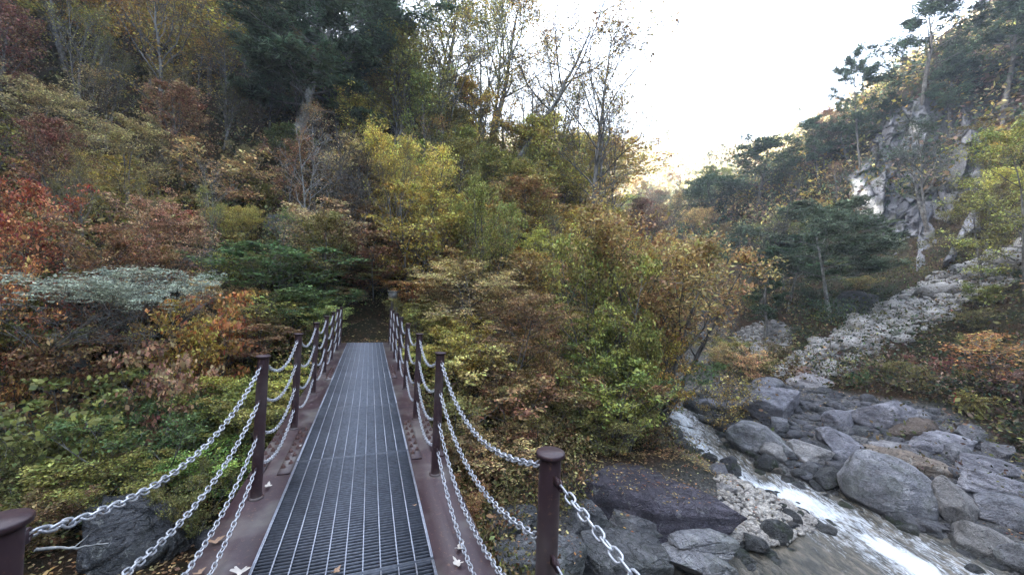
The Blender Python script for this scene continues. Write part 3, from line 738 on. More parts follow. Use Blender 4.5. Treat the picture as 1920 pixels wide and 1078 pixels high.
def scatter_stones(name, pts, sizes, mat, seed, sub=1):
    rs = np.random.RandomState(seed); bases = [rock_verts(seed + i, sub, 7, .08) for i in range(5)]
    V, T, n = [], [], 0
    for p, s in zip(pts, sizes):
        b, t = bases[rs.randint(5)]
        ax = rs.uniform(.7, 1.4, 3) * np.array([1, 1, .6]) * s; a = rs.uniform(0, 6.28); c_, s_ = math.cos(a), math.sin(a)
        q = b * ax; q = np.stack([q[:, 0] * c_ - q[:, 1] * s_, q[:, 0] * s_ + q[:, 1] * c_, q[:, 2] + rs.uniform(-.3, .3) * q[:, 0]], 1)
        V.append(q + p); T.append(t + n); n += len(b)
    o = npmesh(name, np.concatenate(V), np.concatenate(T), mat, False); return tag(o, kind='stuff')
def inpoly(poly, n, rs, grow=0.0):
    lo, hi = poly.min(0) - grow, poly.max(0) + grow; out = []
    while len(out) < n:
        q = rs.uniform(lo, hi, (n * 3, 2)); d = sdf_poly(q[:, 0], q[:, 1], poly); out += list(q[d < grow * rs.rand(len(q))])
    q = np.array(out[:n]); return np.column_stack([q, H(q[:, 0], q[:, 1])])
PEB = np.array([hit(*q)[:2] for q in [(1368, 890), (1400, 915), (1448, 928), (1510, 958), (1540, 985), (1470, 1015), (1380, 1018), (1365, 950)]])
rs = np.random.RandomState(5)
q = inpoly(PEB, 1500, rs, .35); sz = np.exp(rs.normal(-2.75, .38, len(q))); q[:, 2] += sz * .2
tag(scatter_stones("pebbles", q, sz, M['stone'], 200, 2), "bank of pale pebbles beside the stream").color = (1.35, 1.3, 1.22, 1)
q = inpoly(BARR, 1500, rs, .2); sz = np.exp(rs.normal(-2.2, .55, len(q)))
scatter_stones("bank_stones", q, sz, M['rock_grey'], 220, 2).color = (.5, .5, .53, 1)  # tint darkened to paint shade into the crevices between the boulders
pp = []
for i in range(len(POLY)):
    a, b = POLY[i], POLY[(i + 1) % len(POLY)]; L = np.linalg.norm(b - a)
    for _ in range(int(L * 9)): pp.append(a + (b - a) * rs.rand() + rs.normal(size=2) * .28)
pp = np.array([p_ for p_ in pp if 6 < p_[1] < 21]); sz = np.exp(rs.normal(-2.0, .5, len(pp)))
scatter_stones("stream_stones", np.column_stack([pp, np.maximum(H(pp[:, 0], pp[:, 1]), wz(pp[:, 1]) - .1) + sz * .1]), sz, M['rock_dark'], 231, 3)
q = inpoly(SCREE, 5200, rs, 1.0); sz = np.exp(rs.normal(-2.5, .72, len(q))); q[:, 2] += sz * .2
tag(scatter_stones("scree", q, sz, M['stone'], 240), "pale scree running down the right hill")
q = inpoly(SCREE2, 1300, rs, .5); sz = np.exp(rs.normal(-2.3, .45, len(q)))
scatter_stones("scree", q, sz, M['stone'], 260)

# ------------------------------------------------------------------ plants
C = dict(olive=(.21, .195, .05), yellowgreen=(.32, .30, .06), yellow=(.56, .44, .08), gold=(.46, .31, .055), orange=(.46, .20, .05), rust=(.31, .165, .07), amber=(.36, .22, .08), red=(.38, .11, .045),
         brown=(.27, .165, .075), tan=(.47, .33, .14), darkgreen=(.06, .095, .045), green=(.12, .18, .055), greygreen=(.40, .42, .31), mauve=(.21, .125, .09), blueg=(.105, .165, .085), pink=(.46, .25, .15))
CN = dict(olive='olive', yellowgreen='yellow-green', yellow='bright yellow', gold='golden', orange='orange', rust='russet', amber='amber brown', red='crimson', brown='brown', tan='pale tan', darkgreen='dark green',
          green='green', greygreen='grey-green', mauve='dull purple', blueg='blue-green', pink='salmon')

def leaves(Cn, per, spread, size, rs, flat=.35, aspect=.55, up=1.0, needle=False, dirs=None):
    Cn = np.asarray(Cn); k = len(Cn)
    c = np.repeat(Cn, per, 0); n = len(c)
    p = c + rs.normal(size=(n, 3)) * np.array([spread, spread, spread * flat])
    nn = rs.normal(size=(n, 3)) * .75 + np.array([0, 0, up]); nn /= np.linalg.norm(nn, axis=1)[:, None]
    t = rs.normal(size=(n, 3))
    if dirs is not None: t = t * .55 + np.repeat(dirs, per, 0)
    t -= (t * nn).sum(1)[:, None] * nn; t /= np.linalg.norm(t, axis=1)[:, None] + 1e-9
    b = np.cross(nn, t); s = size * np.exp(rs.normal(0, .28, n))[:, None]
    w = s * aspect
    V = np.stack([p - t * s * .5, p + b * w * .5 - t * s * .05 + nn * s * .08, p + t * s * .5, p - b * w * .5 - t * s * .05 + nn * s * .08], 1).reshape(-1, 3)
    cl = np.repeat(rs.rand(k), per)
    rnd = np.clip(cl * .45 + rs.rand(n) * .55, 0, 1)
    return V, np.arange(n * 4).reshape(-1, 4), rnd

def branch(rs, p, d, L, up, wob, n=5):
    pts = [p]; d = d / np.linalg.norm(d)
    for i in range(n):
        d = d + rs.normal(size=3) * wob + np.array([0, 0, up]); d /= np.linalg.norm(d); p = p + d * L / n; pts.append(p)
    return np.array(pts)
def at(pts, t):
    k = t * (len(pts) - 1); i = min(int(k), len(pts) - 2); return pts[i] + (pts[i + 1] - pts[i]) * (k - i)

def skel(seed, h=8, r=.16, stems=1, fan=.12, start=.3, nl=14, ll=.38, ang=.7, sub=6, sl=.42, tw=4, tl=.35, up=.05, wob=.12, prof='round', trunk_wob=.035, minr=.006, lean=(0, 0)):
    rs = np.random.RandomState(seed); mb = MB(); tips = []; tdir = []
    for s in range(stems):
        a = rs.uniform(0, 6.28) if stems > 1 else 0
        d0 = np.array([math.cos(a) * fan * rs.uniform(.4, 1.3) + lean[0], math.sin(a) * fan * rs.uniform(.4, 1.3) + lean[1], 1.0])
        hh = h * (rs.uniform(.7, 1) if stems > 1 else 1)
        tp = branch(rs, np.array([rs.normal() * .05 * (stems > 1), rs.normal() * .05 * (stems > 1), -.3]), d0, hh + .3, .02, trunk_wob, 9)
        rr = r * (1 - np.linspace(0, 1, 10) ** 1.1 * .92)
        if stems > 1: rr *= rs.uniform(.5, 1)
        mb.tube(tp, rr, 8)
        n1 = nl if stems == 1 else max(4, nl // stems + 2)
        for i in range(n1):
            t = start + (1 - start) * (i + rs.rand()) / n1
            q = at(tp, min(t, .99)); az = i * 2.4 + rs.normal() * .5
            el = ang * (1.0 - .35 * t) + rs.normal() * .12
            f = {'round': math.sin(math.pi * min(1, .25 + .72 * (t - start) / (1 - start))) + .15, 'cone': 1.15 - (t - start) / (1 - start), 'flat': .4 + .8 * t, 'vase': .55 + .3 * t}[prof]
            L = h * ll * f * rs.uniform(.75, 1.2)
            d = np.array([math.cos(az) * math.sin(el), math.sin(az) * math.sin(el), math.cos(el)])
            lp = branch(rs, q, d, L, up, wob, 6)
            r1 = max(minr * 1.6, r * .42 * (1 - t * .75) * (f * .5 + .5)); mb.tube(lp, r1 * (1 - np.linspace(0, .85, 7)), 5)
            for j in range(sub):
                tt = .25 + .75 * (j + rs.rand()) / sub
                q2 = at(lp, min(tt, .99)); dl = lp[-1] - lp[0]; dl /= np.linalg.norm(dl)
                sd = np.cross(dl, [0, 0, 1.0]); sd /= np.linalg.norm(sd) + 1e-6
                d2 = dl * .8 + sd * (1 if j % 2 else -1) * rs.uniform(.5, 1.0) + np.array([0, 0, rs.normal() * .25])
                L2 = L * sl * rs.uniform(.6, 1.2) * (1.15 - tt * .6)
                sp = branch(rs, q2, d2, L2, up * .5, wob, 4)
                mb.tube(sp, max(minr, r1 * .38) * (1 - np.linspace(0, .7, 5)), 4)
                for m in range(tw):
                    t3 = .3 + .7 * (m + rs.rand()) / tw
                    q3 = at(sp, min(t3, .99)); d3 = (sp[-1] - sp[0]); d3 = d3 / (np.linalg.norm(d3) + 1e-6) + rs.normal(size=3) * .7 + np.array([0, 0, .1])
                    L3 = L2 * tl * rs.uniform(.6, 1.3)
                    t_ = branch(rs, q3, d3, L3, 0, wob, 2)
                    mb.tube(t_, minr * np.array([.9, .7, .4]), 3)
                    tips.append(t_[1]); tips.append(t_[2]); dd = t_[2] - t_[0]; dd /= np.linalg.norm(dd) + 1e-6; tdir += [dd, dd]
    return mb, np.array(tips), np.array(tdir), rs

VAR = {}
def variant(key, trunk, crown, bark, **k):
    lf = k.pop('leaf')
    mb, tips, td, rs = skel(**k)
    tr = mb.build(trunk, M[bark], None, True)
    frac = lf.pop('frac', 1.0); sel = rs.rand(len(tips)) < frac
    sq = lf.pop('squash', None)
    dirs = td[sel] if lf.pop('along', False) else None
    V, Q, rnd = leaves(tips[sel], rs=rs, dirs=dirs, **lf)
    if sq: V[:, 2] = V[:, 2].max() - (V[:, 2].max() - V[:, 2]) * sq
    cr = npmesh(crown, V, Q, M['leaf'], False, None, {'rnd': ('FACE', 'FLOAT', rnd)})
    mn = V.min(0); mx = V.max(0)
    A = np.concatenate(mb.V)
    w = max(np.percentile(V[:, 0], 98) - np.percentile(V[:, 0], 2), np.percentile(V[:, 1], 98) - np.percentile(V[:, 1], 2))
    VAR[key] = dict(tr=tr, cr=cr, h=max(mx[2] * .985, A[:, 2].max() * .97), w=w, used=False)
variant('shrub1', 'stem', 'foliage', 'bark', seed=1, h=3, r=.035, stems=7, fan=.55, start=.15, nl=42, ll=.3, ang=.8, sub=5, tw=4, up=.03, leaf=dict(per=4, spread=.09, size=.085))
variant('shrub2', 'stem', 'foliage', 'bark', seed=2, h=3, r=.04, stems=5, fan=.4, start=.2, nl=34, ll=.34, ang=1.0, sub=6, tw=4, up=.0, leaf=dict(per=4, spread=.10, size=.075, flat=.3))
variant('shrub3', 'stem', 'foliage', 'bark', seed=3, h=3, r=.035, stems=8, fan=.75, start=.12, nl=40, ll=.28, ang=.9, sub=4, tw=4, up=.02, leaf=dict(per=5, spread=.10, size=.07, flat=.3))
variant('shrub4', 'stem', 'foliage', 'bark', seed=4, h=3, r=.03, stems=6, fan=.5, start=.15, nl=32, ll=.36, ang=1.1, sub=6, tw=3, up=-.02, leaf=dict(per=3, spread=.12, size=.10, flat=.25))
variant('shrub5', 'stem', 'foliage', 'bark', seed=31, h=3, r=.03, stems=5, fan=.5, start=.1, nl=30, ll=.33, ang=.9, sub=5, tw=4, up=.02, leaf=dict(per=2, spread=.10, size=.075, flat=.4, frac=.7))
variant('bigleaf', 'stem', 'foliage', 'bark', seed=5, h=3, r=.03, stems=7, fan=.6, start=.12, nl=34, ll=.3, ang=1.0, sub=4, tw=3, up=.0, leaf=dict(per=2, spread=.13, size=.115, flat=.4, aspect=.8, up=.6))
variant('tree1', 'trunk', 'crown', 'bark', seed=6, h=9, r=.15, start=.28, nl=22, ll=.36, ang=1.0, sub=8, tw=5, leaf=dict(per=6, spread=.20, size=.15, flat=.35))
variant('tree2', 'trunk', 'crown', 'bark', seed=7, h=9, r=.14, start=.22, nl=20, ll=.36, ang=.9, sub=8, tw=5, wob=.16, leaf=dict(per=5, spread=.18, size=.14, flat=.3, frac=.8))
variant('tree3', 'trunk', 'crown', 'bark', seed=8, h=9, r=.12, stems=2, fan=.2, start=.25, nl=26, ll=.3, ang=.9, sub=7, tw=5, wob=.16, leaf=dict(per=5, spread=.2, size=.15, flat=.35, frac=.85))
variant('fan1', 'trunk', 'crown', 'bark', seed=9, h=6, r=.09, stems=7, fan=.55, start=.22, nl=62, ll=.32, ang=.7, sub=7, tw=5, up=.04, leaf=dict(per=5, spread=.13, size=.085, flat=.4))
variant('fan2', 'trunk', 'crown', 'bark', seed=10, h=6, r=.08, stems=5, fan=.45, start=.12, nl=44, ll=.3, ang=.95, sub=7, tw=4, up=.0, leaf=dict(per=5, spread=.13, size=.10, flat=.3))
variant('bare1', 'trunk', 'crown', 'bark', seed=12, h=14, r=.15, start=.32, nl=20, ll=.3, ang=.62, sub=8, tw=6, up=.06, wob=.13, minr=.010, leaf=dict(per=3, spread=.2, size=.12, flat=.6, frac=.4))
variant('bare2', 'trunk', 'crown', 'bark', seed=13, h=14, r=.18, stems=2, fan=.16, start=.3, nl=22, ll=.3, ang=.6, sub=8, tw=6, up=.07, wob=.15, minr=.011, leaf=dict(per=3, spread=.2, size=.11, flat=.6, frac=.75))
variant('bare3', 'trunk', 'crown', 'bark', seed=14, h=14, r=.2, start=.3, nl=16, ll=.3, ang=.75, sub=7, tw=5, up=.05, wob=.15, minr=.011, lean=(.38, 0), trunk_wob=.08, leaf=dict(per=2, spread=.18, size=.10, flat=.6, frac=.2))
variant('pale', 'trunk', 'crown', 'bark_pale', seed=15, h=6, r=.055, stems=2, fan=.14, start=.3, nl=16, ll=.3, ang=.8, sub=5, tw=4, up=.04, wob=.12, minr=.007, leaf=dict(per=2, spread=.12, size=.06, flat=.6, frac=.2))
variant('palebush', 'trunk', 'crown', 'bark_mid', seed=16, h=5, r=.07, stems=4, fan=.3, start=.25, nl=30, ll=.34, ang=.6, sub=8, tw=6, up=.05, minr=.011, leaf=dict(per=1, spread=.1, size=.05, frac=.1))
NEED = dict(flat=.28, aspect=.2, up=.5, along=True)
variant('hemlock', 'trunk', 'crown', 'bark_pale', seed=17, h=15, r=.30, start=.22, nl=40, ll=.36, ang=1.55, sub=9, tw=6, up=.015, wob=.09, prof='flat', trunk_wob=.012, leaf=dict(per=10, spread=.19, size=.36, **NEED))
variant('pine1', 'trunk', 'crown', 'bark', seed=18, h=9, r=.15, start=.42, nl=15, ll=.26, ang=1.3, sub=7, tw=5, up=.03, wob=.16, prof='round', trunk_wob=.06, leaf=dict(per=9, spread=.13, size=.24, **NEED))
variant('pine2', 'trunk', 'crown', 'bark', seed=19, h=9, r=.13, start=.25, nl=16, ll=.24, ang=1.35, sub=7, tw=5, up=.03, wob=.16, prof='cone', trunk_wob=.05, leaf=dict(per=8, spread=.12, size=.22, **NEED))
variant('pine3', 'trunk', 'crown', 'bark_pale', seed=20, h=9, r=.12, start=.35, nl=18, ll=.40, ang=1.45, sub=8, tw=6, up=.01, wob=.14, prof='round', lean=(-.16, 0), leaf=dict(per=10, spread=.17, size=.26, **NEED))
variant('maple', 'trunk', 'crown', 'bark', seed=21, h=4, r=.06, stems=3, fan=.5, start=.2, nl=34, ll=.42, ang=1.3, sub=8, tw=5, up=-.01, leaf=dict(per=6, spread=.12, size=.075, flat=.18, up=2.0))
variant('layer', 'trunk', 'crown', 'bark', seed=22, h=6, r=.09, stems=2, fan=.3, start=.2, nl=26, ll=.45, ang=1.35, sub=8, tw=5, up=-.015, leaf=dict(per=6, spread=.16, size=.10, flat=.15, up=2.0))
variant('spray', 'trunk', 'crown', 'bark', seed=23, h=2.4, r=.04, stems=1, start=.95, nl=11, ll=.9, ang=1.62, sub=9, tw=6, up=.0, wob=.02, prof='flat', leaf=dict(squash=.5, per=8, spread=.07, size=.065, flat=.2, aspect=.5, up=1.2))

UL = None
def plant(kind, x, y, hgt, wid, color, label, cat, group=None, name='tree', rz=None, z=None, var=.055):
    v = VAR[kind]; z = float(H(np.array([x]), np.array([y]))[0]) - .06 if z is None else z
    rt = empty(name, (x, y, z), R0.uniform(0, 6.28) if rz is None else rz)
    sz = hgt / v['h']; sx = wid / v['w']
    if not v['used']: tr, cr = v['tr'], v['cr']; v['used'] = True
    else: tr, cr = v['tr'].copy(), v['cr'].copy(); COL.objects.link(tr); COL.objects.link(cr)
    tr.parent = rt; cr.parent = rt; rt.scale = (sx, sx, sz)
    c = np.array(color) * np.exp(R0.normal(0, var, 3) * np.array([.8, .8, .6])) * math.exp(R0.normal(0, var))
    cr.color = (*[float(q) for q in c], 1)
    return tag(rt, label, cat, group)
def PB(kind, u0, u1, vt, Y, color, label, cat='tree', name='tree', group=None, rz=None, du=0, vb=None):
    """plant whose crown spans u0..u1, top at pixel row vt, at distance Y, rooted on the ground (or on row vb)"""
    uc = (u0 + u1) / 2; t = P(uc, vt, Y); x = t[0] + du * Y / F
    g = float(H(np.array([x]), np.array([t[1]]))[0]) - .06
    if t[2] - g < .5: print("SHORT", label, round(t[2] - g, 2))
    h = max(t[2] - g, .8)
    return plant(kind, x, t[1], h, (u1 - u0) * Y / F, C[color], label, cat, group, name, rz, g)

# --- single trees and shrubs one can point to
PB('hemlock', 410, 745, -160, 23, 'blueg', "big dark blue-green conifer with pale trunk towering above the slope", rz=.4)
PB('hemlock', 590, 750, -60, 27, 'blueg', "second dark conifer standing behind the big one, its trunk in shade", rz=2.0)
PB('tree3', -60, 130, -90, 24, 'gold', "golden crowned tree filling the top left corner")
PB('tree2', 90, 260, -40, 25, 'amber', "amber tree next to the golden one in the top left")
PB('tree1', 200, 330, 10, 26, 'gold', "golden tree left behind the slender grey one")
PB('tree2', 330, 480, -30, 25, 'gold', "golden orange tree between the slender grey tree and the conifer")
PB('layer', 20, 200, 150, 17, 'tan', "pale tan layered tree on the upper left slope")
PB('layer', 180, 330, 210, 15, 'tan', "smaller tan layered tree near the slender grey one's foot")
PB('maple', -120, 60, 330, 8.0, 'orange', "orange maple mixed into the red at the left edge")
PB('bare2', 60, 220, -90, 22, 'olive', "grey limbed thin tree in the top left")
PB('palebush', 630, 720, 250, 18.5, 'brown', "tangle of bare grey stems under the conifers")
PB('palebush', 600, 700, 290, 16.5, 'brown', "lower tangle of bare stems left of the golden orange bush")
PB('bare1', 250, 410, -60, 20, 'gold', "slender grey tree rising straight on the upper left slope")
PB('pale', 530, 640, 240, 15.5, 'tan', "slim double stemmed pale tree almost bare, left of the bridge end", rz=0.5)
PB('bare2', 720, 920, -60, 31, 'yellowgreen', "tall forked tree with thin yellowing leaves against the sky")
PB('bare2', 830, 1030, -90, 34, 'gold', "tall branching tree with sparse golden leaves reaching the top edge", rz=2.2)
PB('bare3', 870, 1130, 10, 29, 'tan', "dark leaning bare tree crossing the white sky", rz=0.0, du=-60)
PB('bare2', 1010, 1130, 30, 31, 'tan', "finely twigged tree between the leaning one and the valley gap", rz=4.0)
PB('bare1', 1080, 1190, 130, 28, 'gold', "thin leafy pole of a tree at the very edge of the white sky", rz=5.0)
PB('bare2', 780, 900, 0, 26, 'gold', "thin golden tree in front of the tall forked one", rz=.7)
PB('bare1', 1010, 1210, 20, 27, 'tan', "slender nearly bare tree standing highest at the edge of the sky", rz=1.0)
PB('bare1', 900, 1010, 130, 33, 'gold', "thin young bare tree left of the dark leaning one")
PB('bare2', 760, 850, 20, 33, 'yellowgreen', "grey stemmed tree rising right behind the bright yellow bush")
PB('pine2', 820, 930, 150, 30, 'darkgreen', "small dark pine below the tall forked trees")
PB('tree1', 1030, 1210, 245, 44, 'gold', "golden tree lit pale beyond the slender bare tree")
PB('tree2', 960, 1100, 270, 36, 'yellowgreen', "yellow-green tree under the dark leaning bare tree")
PB('fan1', 712, 868, 228, 18, 'yellow', "bright yellow bush glowing right of the conifer trunks", 'shrub', 'shrub')
PB('bare2', 850, 960, -40, 28, 'yellowgreen', "thin leaved tree with grey limbs left of the dark leaning one", rz=1.1)
PB('bare2', 940, 1060, 90, 31, 'gold', "young tree with golden haze of leaves behind the dark leaning one", rz=3.1)
PB('bare1', 1060, 1150, 160, 30, 'yellowgreen', "twiggy young tree just left of the sky gap", rz=3.9)
PB('tree3', 900, 1010, 235, 31, 'gold', "golden tree at the foot of the sky trees")
PB('tree2', 1090, 1200, 270, 38, 'gold', "pale golden tree nearest the valley gap")
PB('tree3', 1000, 1110, 300, 30, 'yellow', "yellow tree below the slender nearly bare one")
PB('tree1', 820, 930, 210, 27, 'olive', "olive tree between the bright yellow bush and the sky trees")
PB('tree3', 930, 1060, 345, 22, 'amber', "amber brown tree in the middle of the slope")
PB('tree2', 1050, 1170, 370, 24, 'gold', "golden tree above the leafy yellow-green one")
PB('tree3', 620, 730, 300, 18.5, 'brown', "brown leaved tree left of the golden orange bush")
PB('tree2', 840, 950, 440, 17, 'tan', "tan tree between the golden orange bush and the layered tree")
PB('tree3', 960, 1070, 470, 17, 'gold', "golden tree right behind the russet layered one")
PB('bare1', 120, 200, 130, 19, 'tan', "thin grey trunk above the vivid red maple")
PB('bare1', 400, 480, 60, 22, 'gold', "thin trunk under the left boughs of the big conifer")
PB('pale', 655, 705, 330, 16, 'tan', "slim pale stem left of the golden orange bush")
PB('pale', 385, 440, 300, 15, 'brown', "slim pale stem in the middle of the left slope")
PB('tree2', 760, 860, 110, 24, 'yellowgreen', "yellow-green tree between the conifer and the sky")
PB('fan2', 690, 880, 335, 15.8, 'gold', "golden orange bush above the far end of the bridge", 'shrub', 'shrub')
PB('fan1', 860, 985, 330, 16.5, 'yellowgreen', "tall yellow-green bush right of the golden orange one", 'shrub', 'shrub')
PB('shrub2', 430, 650, 445, 13.2, 'green', "green bush turning orange on top, left of the bridge end", 'shrub', 'shrub')
PB('shrub1', 520, 650, 520, 12.2, 'green', "dense green bush beside the last left bridge posts", 'shrub', 'shrub')
PB('fan1', 1095, 1395, 375, 14.8, 'amber', "large fan shaped russet tree on the riverbank", rz=1.3)
PB('fan1', 1160, 1330, 388, 16.2, 'gold', "golden topped tree just behind the large russet fan shaped one")
PB('fan2', 1045, 1235, 440, 12.8, 'yellowgreen', "leafy yellow-green tree in front of the russet fan shaped one")
PB('shrub2', 1050, 1230, 640, 11.3, 'yellowgreen', "yellow-green bush hanging over the purple rock slab", 'shrub', 'shrub')
PB('layer', 860, 1060, 545, 12.0, 'rust', "russet layered tree right of the second right post")
PB('layer', 800, 1000, 490, 13.6, 'tan', "tan and olive layered tree behind the right railing")
PB('shrub4', 870, 1050, 690, 10.4, 'rust', "spreading russet bush below the layered tree", 'shrub', 'shrub')
PB('shrub4', 850, 1010, 800, 9.3, 'tan', "thin tan bush over the ledges by the right railing", 'shrub', 'shrub')
PB('shrub3', 1070, 1220, 760, 10.9, 'olive', "olive bush rooted on top of the purple slab", 'shrub', 'shrub')
PB('shrub5', 1300, 1400, 705, 15.5, 'gold', "thin golden twiggy bush leaning over the upper stream", 'shrub', 'shrub')
PB('maple', -110, 110, 262, 8.8, 'red', "vivid red and orange maple at the left edge")
PB('maple', 120, 290, 400, 10.6, 'rust', "russet maple spreading right of the vivid red one")
PB('maple', 250, 380, 365, 12.4, 'pink', "dusty salmon maple on the mid left slope")
PB('spray', -80, 290, 492, 8.2, 'greygreen', "flat pale grey-green spray reaching in from the left edge", 'shrub', 'shrub')
PB('spray', 190, 400, 508, 9.0, 'greygreen', "smaller pale grey-green spray right of the first", 'shrub', 'shrub')
PB('bigleaf', 230, 370, 640, 8.3, 'pink', "large leaved salmon pink bush by the left chains", 'shrub', 'shrub')
PB('bigleaf', 330, 480, 540, 10.2, 'orange', "large leaved orange bush left of the second left post", 'shrub', 'shrub')
PB('bigleaf', 40, 260, 700, 7.4, 'olive', "broad leaved olive bush in the left gully", 'shrub', 'shrub')
PB('shrub3', 180, 420, 740, 7.8, 'green', "lush green bush under the longest left chains", 'shrub', 'shrub')
PB('shrub1', 380, 520, 700, 9.0, 'yellowgreen', "small leaved yellow-green bush outside the first left posts", 'shrub', 'shrub')
PB('shrub3', 290, 420, 880, 6.7, 'olive', "low olive bush above the blue-grey outcrop", 'shrub', 'shrub')
PB('shrub2', 630, 760, 520, 15.6, 'yellowgreen', "yellow-green bush closing the path straight beyond the deck", 'shrub', 'shrub')
PB('shrub4', 610, 700, 560, 14.6, 'tan', "pale tan bush just left of the path beyond the deck", 'shrub', 'shrub')
PB('shrub2', -60, 90, 560, 8.6, 'olive', "olive brown bush at the left edge under the pale spray", 'shrub', 'shrub')
PB('shrub1', 60, 210, 590, 8.9, 'rust', "rust flecked bush below the pale grey-green spray", 'shrub', 'shrub')
PB('shrub3', -60, 120, 780, 6.9, 'olive', "dark olive bush low at the left edge", 'shrub', 'shrub')
PB('shrub1', 90, 230, 820, 6.8, 'yellowgreen', "yellow-green bush low at left above the nearest post", 'shrub', 'shrub')
PB('shrub2', 420, 560, 590, 11.0, 'rust', "rust and green bush outside the third left post", 'shrub', 'shrub')
PB('shrub4', 470, 610, 560, 11.8, 'yellowgreen', "yellow flecked bush between the third left post and the green one", 'shrub', 'shrub')
PB('shrub1', 300, 440, 560, 9.8, 'gold', "golden flecked bush above the salmon pink one", 'shrub', 'shrub')
PB('shrub2', 800, 930, 590, 11.4, 'gold', "golden bush just outside the third right post", 'shrub', 'shrub')
PB('shrub1', 760, 850, 570, 13.0, 'yellowgreen', "yellow-green bush outside the far right posts", 'shrub', 'shrub')
PB('shrub4', 1000, 1110, 620, 11.8, 'amber', "amber bush between the layered tree and the yellow-green one", 'shrub', 'shrub')
PB('tree2', 1230, 1310, 420, 20, 'orange', "orange topped tree right behind the large russet fan shaped one")
PB('shrub2', 1170, 1290, 590, 13.6, 'gold', "golden green bush at the foot of the large russet tree", 'shrub', 'shrub')
PB('shrub1', 1120, 1240, 560, 12.4, 'yellowgreen', "dense yellow-green bush left of the russet tree's stems", 'shrub', 'shrub')
PB('tree3', 720, 850, 55, 25, 'yellowgreen', "tall airy yellow-green tree right of the conifer")
PB('bare2', 700, 800, 20, 24, 'yellow', "thin yellow leaved tree brushing the conifer's right boughs", rz=2.7)
PB('tree2', 850, 960, 150, 27, 'gold', "airy golden tree under the tall forked one")
PB('tree3', 980, 1090, 225, 29, 'yellow', "airy yellow tree between the two sky trees")
PB('bare2', 1100, 1210, 190, 33, 'gold', "fine golden tree thinning out over the valley gap", rz=5.5)
# right side
PB('pine1', 1640, 1795, 25, 45, 'darkgreen', "tallest pine on the right ridge, forked against white sky")
PB('pine1', 1590, 1655, 88, 47, 'darkgreen', "thin lone pine left of the tallest ridge pine")
PB('pine1', 1800, 1960, -20, 40, 'darkgreen', "dark pine at the top right corner")
PB('pine2', 1740, 1830, 90, 43, 'blueg', "shorter pine between the two tall ridge pines")
PB('pine1', 1505, 1575, 220, 52, 'blueg', "pine on the low part of the right ridge")
PB('pine1', 1555, 1640, 225, 50, 'darkgreen', "bushy ridge pine next to the one on the low part")
PB('pine2', 1640, 1700, 175, 47, 'darkgreen', "small pine at the foot of the thin lone one")
PB('tree1', 1352, 1490, 268, 58, 'darkgreen', "broad dark rounded tree ending the right ridge")
PB('tree1', 1285, 1400, 335, 66, 'darkgreen', "hazy dark tree left of the broad rounded one")
PB('tree2', 1240, 1330, 350, 75, 'blueg', "hazy blue-green tree in the gap of the valley")
PB('pine3', 1425, 1660, 375, 27, 'blueg', "spreading blue-green pine with leaning white trunk above the scree foot", rz=0.0, du=20)
PB('pine3', 1400, 1560, 440, 30, 'blueg', "blue-green pine behind the one with leaning trunk", rz=2.5)
PB('palebush', 1375, 1475, 385, 30, 'tan', "pale bare tree like a fan left of the spreading pine")
PB('pine2', 1395, 1480, 470, 25, 'darkgreen', "narrow dark pine right of the russet fan shaped tree")
PB('layer', 1835, 2020, 236, 21, 'yellowgreen', "yellow layered tree hanging in from the right edge", rz=3.0)
PB('layer', 1800, 1900, 350, 23, 'olive', "yellow-green drooping boughs below the yellow layered tree", rz=1.0)
PB('bare2', 1690, 1800, 215, 36, 'darkgreen', "gnarled thin tree clinging above the cliff")
PB('shrub5', 1790, 1950, 620, 16, 'orange', "orange leaved bush on the slope at the right edge", 'shrub', 'shrub')

# --- the thicket: every remaining shrub and tree on the slopes
ANCH = [(150, 40, 'gold tan olive orange gold'), (90, 200, 'tan olive yellowgreen brown'), (330, 100, 'gold olive gold brown'), (60, 330, 'gold tan rust olive'), (60, 420, 'rust tan olive gold'), (230, 330, 'tan olive tan gold'),
        (330, 300, 'tan gold olive rust'), (470, 130, 'gold olive darkgreen yellowgreen'), (450, 260, 'tan darkgreen olive'), (450, 380, 'tan olive darkgreen rust'), (310, 420, 'rust gold yellowgreen olive'), (500, 500, 'yellowgreen tan olive'),
        (80, 600, 'olive gold rust olive'), (330, 620, 'orange rust olive green'), (200, 780, 'olive rust green yellowgreen'), (80, 850, 'olive brown olive yellowgreen'), (420, 820, 'olive green yellowgreen'), (640, 310, 'brown tan rust mauve'), (640, 400, 'brown mauve olive tan'),
        (650, 520, 'green olive yellowgreen'), (760, 270, 'yellow yellowgreen gold'), (780, 400, 'gold orange gold'), (900, 330, 'yellowgreen olive gold'), (1020, 340, 'yellowgreen yellow gold'), (860, 560, 'yellowgreen tan olive'), (960, 640, 'rust gold tan'),
        (960, 780, 'tan rust olive'), (1100, 560, 'yellowgreen olive green'), (1300, 500, 'rust gold orange'), (1150, 440, 'tan gold rust'), (1350, 660, 'rust olive tan'), (1270, 420, 'darkgreen tan mauve'), (1440, 330, 'darkgreen olive'), (1500, 450, 'darkgreen blueg olive'),
        (1640, 560, 'darkgreen green olive'), (1850, 600, 'olive rust darkgreen olive'), (1700, 740, 'olive mauve brown darkgreen'), (1850, 760, 'olive darkgreen mauve'), (1800, 220, 'darkgreen mauve olive'), (1870, 330, 'yellow olive'), (1740, 400, 'olive darkgreen mauve'), (1550, 350, 'darkgreen mauve brown'), (1000, 220, 'gold tan olive')]
def zone(u, v, rs):
    d = [(a[0] - u + rs.normal() * 35) ** 2 + (a[1] - v + rs.normal() * 35) ** 2 for a in ANCH]
    return rs.choice(ANCH[int(np.argmin(d))][2].split())
